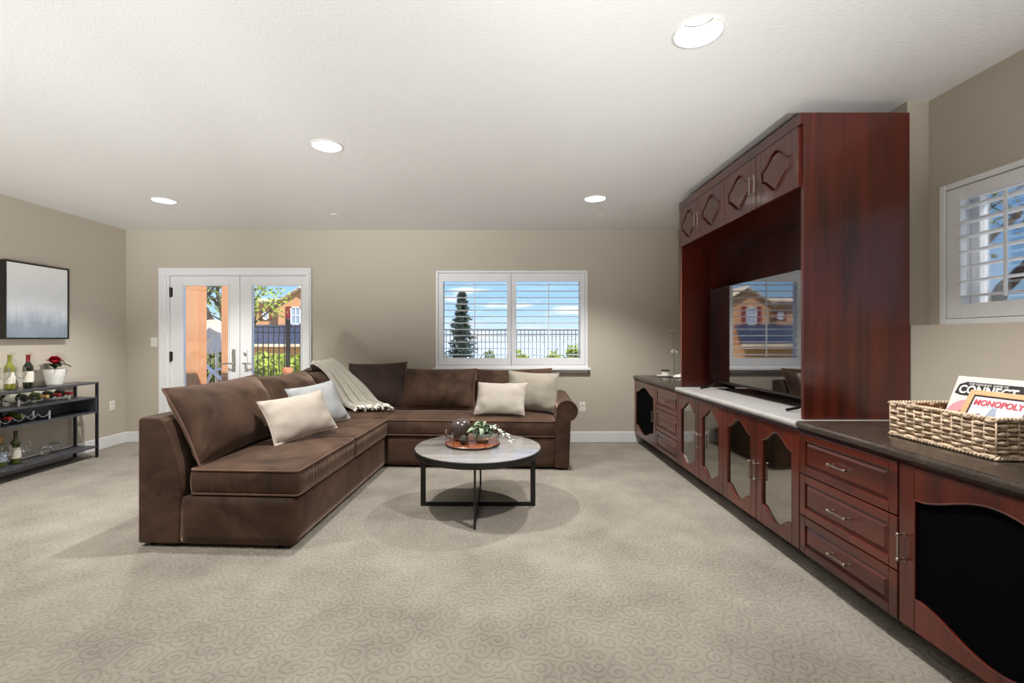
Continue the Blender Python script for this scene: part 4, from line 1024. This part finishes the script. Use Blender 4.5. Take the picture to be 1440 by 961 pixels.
# ------------------------------------------------------------------ small things on the corner worktop
vx, vy = 2.05, 5.40
t = thing('glass_bud_vase', 'tall slim clear glass vase with a pale stem on corner worktop', 'vase', (vx, vy, ZC + .001))
MB().lathe([(0, 0), (.032, 0), (.034, .02), (.026, .12), (.030, .2), (.034, .235), (.02, .25), (.024, .268)], (vx, vy, ZC + .001), 24, capped=False).build('vase_glass', 'thin_glass', t, smooth='all')
MB().tube([(vx, vy, ZC + .01), (vx - .004, vy, ZC + .25), (vx - .016, vy, ZC + .4), (vx - .006, vy, ZC + .53)], .0045, 6).build('stem', 'bowl', t, smooth=True)
m = MB()
for k in range(7): m.sphere((vx - .012 + .028 * math.cos(k), vy + .02 * math.sin(k * 1.7), ZC + .53 + .008 * (k % 3)), .012, (1.3, 1.3, .7), 8, 6)
m.build('blossom', 'leaf_grey', t, smooth='all')
m = MB()
for k in range(6): m.sphere((vx + .03 * math.cos(k), vy + .02 * math.sin(k * 1.7), ZC + .285 + .012 * (k % 3)), .014, (1, 1, 1), 8, 6)
m.build('blossom', 'fringe', t, smooth='all')
jx, jy = 1.93, 5.36
t = thing('lidded_jar', 'small white jar with dark lid on corner worktop', 'jar', (jx, jy, ZC + .016))
MB().lathe([(0, 0), (.04, 0), (.042, .004), (.042, .05), (0, .05)], (jx, jy, ZC + .016), 24).build('jar_body', 'pot', t, smooth=35)
MB().lathe([(0, .05), (.05, .05), (.052, .055), (.05, .066), (0, .068)], (jx, jy, ZC + .016), 24).build('lid', 'bark', t, smooth=35)
o = MB().lathe([(0, 0), (.06, 0), (.09, .012), (.088, .014), (.058, .005), (0, .005)], (jx - .01, jy, ZC + .001), 32).build('small_dish', 'pot', smooth=35); tag(o, 'white shallow dish under the small lidded jar', 'dish')
m = MB(); nn = 20; vs = []
for i in range(nn + 1):
    for j in range(nn + 1):
        u, v = i / nn - .5, j / nn - .5
        z = .042 * math.exp(-(u * u + v * v) * 9) + .007 * math.sin(14 * u + 6 * v) * (1 - 3 * v * v) + .009
        vs.append((2.07 + u * .2, 5.22 + v * .14, ZC + .003 + max(0, z)))
m.add(vs, [(i * (nn + 1) + j, (i + 1) * (nn + 1) + j, (i + 1) * (nn + 1) + j + 1, i * (nn + 1) + j + 1) for i in range(nn) for j in range(nn)])
o = m.build('folded_napkin', 'napkin', smooth='all'); so = o.modifiers.new('thick', 'SOLIDIFY'); so.thickness = .003; tag(o, 'crumpled white linen napkin on corner worktop', 'napkin')

# ================================================================== outdoors
struct(MB().box((-12, YB + TH, -.25), (9, 12.6, -.06)).build('patio_ground', 'patio'), 'pale patio ground outside the doors', 'ground')
struct(MB().box((XW + TH, -6, -.25), (14, YB + TH, -.06)).build('side_ground', 'gravel'), 'ground outside the side window made pale to bounce light', 'ground')
struct(MB().add([(-80, 12.5, -.06), (60, 12.5, -.06), (60, 70, -12), (-80, 70, -12), (-80, 12.5, -14), (60, 12.5, -14), (60, 70, -14), (-80, 70, -14)],
    [(0, 1, 2, 3), (4, 7, 6, 5), (0, 4, 5, 1), (1, 5, 6, 2), (2, 6, 7, 3), (3, 7, 4, 0)]).build('hillside', 'hill'), 'dry grassy hillside below the fence', 'hillside')
struct(MB().box((-5000, 71, -46), (5000, 6500, -45)).build('sea', 'sea'), 'pale hazy water below the horizon', 'water')
for x0, x1, l in ((255, 286, 'orange stucco post near the hinge side of the doors'), (311, 345, 'orange stucco post behind the door meeting stiles')):
    a, b_ = at(x0, 0, 7.0).x, at(x1, 0, 7.0).x
    t = thing('stucco_post', l, 'post', (a + .12, 7.12, -.06))
    MB().box((a, 7.0, -.06), (a + .24, 7.24, 3.1)).build('shaft', 'stucco', t, bevel=.01); MB().box((a - .03, 6.97, -.06), (a + .27, 7.27, .1)).build('plinth', 'stucco', t, bevel=.01)
# satellite dish
dc = at(299, 475, 8.2)
t = thing('satellite_dish', 'cream satellite dish on a pole between the stucco posts', 'satellite dish', (dc.x, dc.y + .12, -.06))
prof = [(.0, 0), (.12, .012), (.22, .035), (.31, .072), (.315, .078), (.31, .08), (.22, .045), (.12, .022), (0, .012)]
d_ = MB(); tmp = MB().lathe([(r, -h) for r, h in prof], (0, 0, 0), 36, axis=1, capped=False)
R = Matrix.Translation(dc) @ Matrix.Rotation(math.radians(24), 4, 'Z') @ Matrix.Rotation(math.radians(-14), 4, 'X')
d_.add([R @ Vector(v) for v in tmp.v], tmp.f); d_.build('reflector', 'dish', t, smooth=35)
MB().tube([R @ Vector((0, .0, -.3)), R @ Vector((.0, -.2, -.3)), R @ Vector((0, -.36, -.14))], .014, 8).build('feed_arm', 'dish', t, smooth=True)
MB().sphere(R @ Vector((0, -.38, -.11)), .045, (1, 1, 1.2)).build('feed_horn', 'dish', t, smooth='all')
MB().tube([(dc.x, dc.y + .12, -.06), (dc.x, dc.y + .12, dc.z - .2), R @ Vector((0, .02, 0))], .025, 10).build('pole', 'silver', t, smooth=True)
p0, p1 = at(287, 512, 7.9), at(314, 536, 7.9)
t = thing('leaning_frame', 'white tubular metal frame leaning below the satellite dish', 'metal frame', (p0.x, 7.9, -.06))
MB().tube([(p0.x - .15, 7.9, p0.z + .12), p0, p1, (p1.x + .25, 7.9, -.05)], .03, 8).build('rail', 'shutter', t, smooth=True)
MB().tube([(p0.x - .2, 8.0, -.06), (p0.x + .1, 7.95, .7), (p1.x + .1, 7.9, .78)], .022, 8).build('rail', 'shutter', t, smooth=True)
MB().box((p0.x - .2, 7.75, .25), (p1.x + .2, 8.05, .42)).build('crossbar', 'terracotta', t, bevel=.02)
# iron fences
def fence(label, x0, x1, y, posts, ztop=1.5):
    t = thing('iron_fence', label, 'fence', ((x0 + x1) / 2, y, -.06))
    for z in (ztop, ztop - .11, .12): MB().box((x0, y - .013, z - .009), (x1, y + .013, z + .009)).build('rail', 'iron', t)
    src = None; n = int((x1 - x0) / .105)
    for k in range(n + 1):
        x = x0 + k * .105
        if src is None:
            src = MB().box((x - .0075, y - .0075, .02), (x + .0075, y + .0075, ztop + .0)).build('picket', 'iron', t)
        else: share(src, t, Matrix.Translation((k * .105, 0, 0)))
    for x in posts:
        p = MB().box((x - .032, y - .032, -.06), (x + .032, y + .032, ztop + .1)); p.sphere((x, y, ztop + .13), .045, seg=10, rings=8); p.build('post', 'iron', t)
fence('black iron picket fence beyond the glazed doors', -6.6, -3.5, 9.0, [at(405, 0, 9).x], 1.5)
fence('black iron picket fence beyond the shuttered window', -2.0, 2.9, 12.2, [-1.9, 2.6], 1.49)
# vegetation helpers
def leaf_cloud(m, cen, rad, n, size, rnd, shell=.55):
    cen = Vector(cen)
    for _ in range(n):
        d = Vector((rnd.gauss(0, 1), rnd.gauss(0, 1), rnd.gauss(0, 1))).normalized() * (shell + (1 - shell) * rnd.random()) ** .6
        p = cen + Vector((d.x * rad[0], d.y * rad[1], d.z * rad[2]))
        a = Vector((rnd.gauss(0, 1), rnd.gauss(0, 1), rnd.gauss(0, 1))).normalized(); b_ = a.orthogonal().normalized(); s = size * rnd.uniform(.6, 1.3)
        n_ = a.cross(b_) * s * .15
        m.add([p - a * s, p + b_ * s * .45 + n_, p + a * s, p - b_ * s * .45 + n_], [(0, 1, 2), (0, 2, 3)])
def bush(label, cen, rad, n, size, mat, seed, group=None, lumps=6):
    rnd = random.Random(seed); t = thing('shrub', label, 'shrub', (cen[0], cen[1], cen[2] - rad[2]), group)
    m = MB()
    for k in range(lumps):
        a = k * 2.4; c_ = (cen[0] + rad[0] * .55 * math.cos(a), cen[1] + rad[1] * .5 * math.sin(a), cen[2] + rad[2] * rnd.uniform(-.35, .3))
        leaf_cloud(m, c_, (rad[0] * .55, rad[1] * .6, rad[2] * .65), n // lumps, size, rnd, .3)
    o = m.build('foliage', mat, t); o['kind'] = 'stuff'
    s = MB()
    for k in range(5):
        a = k * 1.3; s.tube([(cen[0], cen[1], cen[2] - rad[2]), (cen[0] + rad[0] * .5 * math.cos(a), cen[1] + rad[1] * .4 * math.sin(a), cen[2] + rad[2] * .3)], .015, 5)
    s.build('stem', 'bark', t)
bc = at(372, 520, 9.9); bush('bright green shrub behind the fence left of the terracotta pot', (bc.x, 9.9, .52), (.42, .4, .58), 1300, .07, 'bush', 21)
bc = at(410, 520, 11.0); bush('bright green shrub behind the fence post', (bc.x, 11.0, .46), (.45, .38, .52), 1000, .07, 'bush', 22)
bc = at(296, 505, 9.9); bush('dark olive shrub behind the satellite dish', (bc.x, 9.9, .5), (.4, .4, .56), 800, .07, 'bush_dark', 23)
k = 0
for x, r, zt_ in ((-1.55, .42, .9), (-.55, .42, .98), (.45, .42, 1.02), (1.4, .42, 1.1), (2.3, .42, 1.3)):
    k += 1; bush(['yellow green shrub below the pine beyond the fence', 'yellow green shrub next to the pine beyond the fence', 'yellow green shrub centred beyond the window fence', 'tall yellow green shrub beyond the window fence', 'tallest yellow green shrub at the end of the window fence'][k - 1],
         (x, 13.4, zt_ / 2 - .1), (r, .6, zt_ / 2 + .1), 900, .075, 'bush' if k > 2 else 'bush_dark', 30 + k)
# terracotta planter
pp = at(404, 522, 8.3)
t = thing('planter', 'small terracotta planter on the patio before the fence', 'planter', (pp.x, 8.3, -.06))
MB().lathe([(0, 0), (.065, 0), (.078, .72), (.09, .72), (.09, .80), (.07, .80), (.066, .7), (0, .68)], (pp.x, 8.3, -.06), 24).build('pot', 'terracotta', t, smooth=35)
MB().lathe([(0, .73), (.068, .73)], (pp.x, 8.3, -.06), 24, capped=False).build('soil', 'soil', t)
# branching trees
def tree(label, base, height, mat, seed, nleaf, lsize, spread=.5, depth=4, r0=.09, cat='tree', name='leafy_tree', clr=.16):
    rnd = random.Random(seed); t = thing(name, label, cat, base); b_ = MB(); tips = []
    def grow(p, d, L, r, lev):
        q = p + d * L * .5 + Vector((rnd.uniform(-1, 1), rnd.uniform(-1, 1), 0)) * L * .08; e_ = p + d * L
        b_.tube([p, q, e_], lambda i: r * (1 - .17 * i), 7)
        if lev >= 2: tips.append((q, lev))
        if lev == depth: tips.append((e_, lev)); return
        for _ in range(3 if lev < 2 else 2):
            nd = (d + Vector((rnd.uniform(-1, 1), rnd.uniform(-1, 1), rnd.uniform(-.2, .6))) * spread * 1.6).normalized()
            grow(e_, nd, L * rnd.uniform(.62, .82), r * .62, lev + 1)
    grow(Vector(base), Vector((.05, 0, 1)), height * .34, r0, 0)
    b_.build('branches', 'bark', t, smooth=True)
    m = MB()
    for p, lev in tips: leaf_cloud(m, p, (clr * height,) * 3, max(1, nleaf // len(tips)), lsize, rnd, .2)
    o = m.build('foliage', mat, t); o['kind'] = 'stuff'
tree('olive tree with fine leaves rising behind the satellite dish', (-6.6, 10.8, -.06), 3.8, 'bush_dark', 51, 2600, .06, .5, 4, .1, clr=.13)
tb = at(360, 0, 15); tree('yellow leafed tree before the neighbouring house', (tb.x - .4, 15, -.6), 4.2, 'bush', 52, 1000, .07, .6, 4, .08, clr=.12)
tree('dark branching tree outside the side window', (6.6, 6.3, -.06), 4.4, 'bush_dark', 58, 1100, .07, .55, 5, .16, clr=.09)
tree('second branching tree farther outside the side window', (10.5, 11.5, -.06), 5.6, 'bush', 63, 1300, .08, .5, 5, .15, clr=.08)
# conifer
pc = at(650, 0, 17.0); rnd = random.Random(77)
t = thing('conifer', 'dark grey green conifer beyond the window fence', 'tree', (pc.x, 17, -1.5))
MB().tube([(pc.x, 17, -1.5), (pc.x, 17, 1.5), (pc.x, 17, 3.0)], lambda i: .1 - .035 * i, 8).build('trunk', 'bark', t, smooth=True)
m = MB()
for k in range(34):
    z = -.9 + k * .115; R_ = .85 * (1 - (z + .9) / 4.1) ** 1.05 + .03; nb = 10
    for j in range(nb):
        a = 2 * PI * (j + .5 * (k % 2)) / nb + rnd.uniform(-.3, .3); L = R_ * rnd.uniform(.45, 1.25); dr = rnd.uniform(-.1, .22)
        for q in range(8):
            s = (q + .6) / 8; p = Vector((pc.x + L * s * math.cos(a), 17 + L * s * math.sin(a), z + dr * s - .12 * s * s + rnd.uniform(-.03, .03)))
            for _ in range(4):
                d = Vector((math.cos(a + rnd.uniform(-1.3, 1.3)), math.sin(a + rnd.uniform(-1.3, 1.3)), rnd.uniform(-.5, .8))) * .14
                w2 = d.orthogonal().normalized() * .028
                m.add([p - w2, p + w2, p + d], [(0, 1, 2)])
o = m.build('needles', 'pine', t); o['kind'] = 'stuff'
# neighbouring house
HY = 40; hp = lambda x, y, Y=HY: at(x, y, Y)
t = thing('neighbour_house', 'peach stucco neighbouring house with red shutters and tiled roofs', 'house', (-19, HY, -8))
a, b_ = hp(330, 0).x, hp(393, 0).x
MB().box((a, HY, -8), (b_, HY + 8, hp(0, 426).z)).build('wall', 'stucco_far', t)
g0, g1 = hp(391, 0, 39).x, hp(452, 0, 39).x; gz = hp(0, 426, 39).z; pk = hp(0, 409, 39).z
m = MB(); m.prism([(g0, -8), (g1, -8), (g1, gz), ((g0 + g1) / 2, pk), (g0, gz)], 1, 39, 47); m.build('gable_wall', 'stucco_far', t)
def tiled(name, mat, A, B, Cc, Dd, nr, thick=.06):
    # sloped roof of barrel tile ridges between eave A-B and ridge Dd-Cc
    A, B, Cc, Dd = map(Vector, (A, B, Cc, Dd)); m = MB(); nn = nr * 6; vs = []; N_ = (B - A).cross(Dd - A).normalized()
    rows_ = 12
    for j in range(rows_ * 2 + 1):
        v = (j // 2 + (j % 2) * .98) / rows_ if j < rows_ * 2 else 1
        lift = .05 if j % 2 == 0 else .0
        for i in range(nn + 1):
            u = i / nn; p = A.lerp(B, u).lerp(Dd.lerp(Cc, u), min(1, v)); vs.append(p + N_ * (thick * abs(math.sin(PI * u * nr)) + lift))
    W_ = nn + 1
    fs = [(j * W_ + i, j * W_ + i + 1, (j + 1) * W_ + i + 1, (j + 1) * W_ + i) for j in range(rows_ * 2) for i in range(nn)]
    m.add(vs, fs); o = m.build(name, mat, t); s = o.modifiers.new('thick', 'SOLIDIFY'); s.thickness = .1; s.offset = -1; o['kind'] = 'stuff'; return o
mid = (g0 + g1) / 2
tiled('gable_roof', 'tile_pale', (g0 - .5, 38.6, gz - .15), (g0 - .5, 47, gz - .15), (mid, 47, pk + .25), (mid, 38.6, pk + .25), 24, .12)
tiled('gable_roof', 'tile_pale', (g1 + .5, 38.6, gz - .15), (g1 + .5, 47, gz - .15), (mid, 47, pk + .25), (mid, 38.6, pk + .25), 24, .12)
tiled('main_roof', 'tile_pale', (a - .5, HY - .6, hp(0, 427).z), (b_, HY - .6, hp(0, 427).z), (b_, HY + 4, hp(0, 427).z + .6), (a - .5, HY + 4, hp(0, 427).z + .6), 22, .1)
tiled('porch_roof', 'tile_blue', (a, 33, hp(0, 484, 33).z), (hp(440, 0, 33).x, 33, hp(0, 484, 33).z), (hp(440, 0, 38.8).x, 38.8, hp(0, 459, 38.8).z), (a, 38.8, hp(0, 459, 38.8).z), 34, .09)
MB().box((a, 32.9, hp(0, 488, 33).z), (hp(440, 0, 33).x, 33.1, hp(0, 484, 33).z)).build('eave_trim', 'tile_pale', t)
MB().box((a + .4, 33.6, -8), (hp(438, 0, 33).x, 38.9, hp(0, 487, 33).z)).build('porch_wall', 'stucco_far', t)
def hwin(x0, x1, y0, y1, Y, sh):
    p, q = at(x0, y1, Y), at(x1, y0, Y)
    m = MB(); k = .1; m.box((p.x, Y - .08, p.z), (p.x + k, Y, q.z)); m.box((q.x - k, Y - .08, p.z), (q.x, Y, q.z)); m.box((p.x, Y - .08, p.z), (q.x, Y, p.z + k)); m.box((p.x, Y - .08, q.z - k), (q.x, Y, q.z))
    m.box(((p.x + q.x) / 2 - .03, Y - .07, p.z), ((p.x + q.x) / 2 + .03, Y, q.z)); m.box((p.x, Y - .07, (p.z + q.z) / 2 - .03), (q.x, Y, (p.z + q.z) / 2 + .03))
    w2 = m.build('window', 'shutter', t); MB().box((p.x + .05, Y - .03, p.z + .05), (q.x - .05, Y - .01, q.z - .05)).build('pane', 'print_blue', w2)
    for s0, s1 in sh:
        u, v = at(s0, 0, Y).x, at(s1, 0, Y).x; MB().box((u, Y - .06, p.z - .05), (v, Y, q.z + .05)).build('shutter', 'red_shutter', t)
hwin(409, 423, 432, 457, 39, [(402, 408.5), (423.5, 430)])
hwin(369.5, 378, 439, 450, HY, [(365.5, 369), (378.5, 382)])
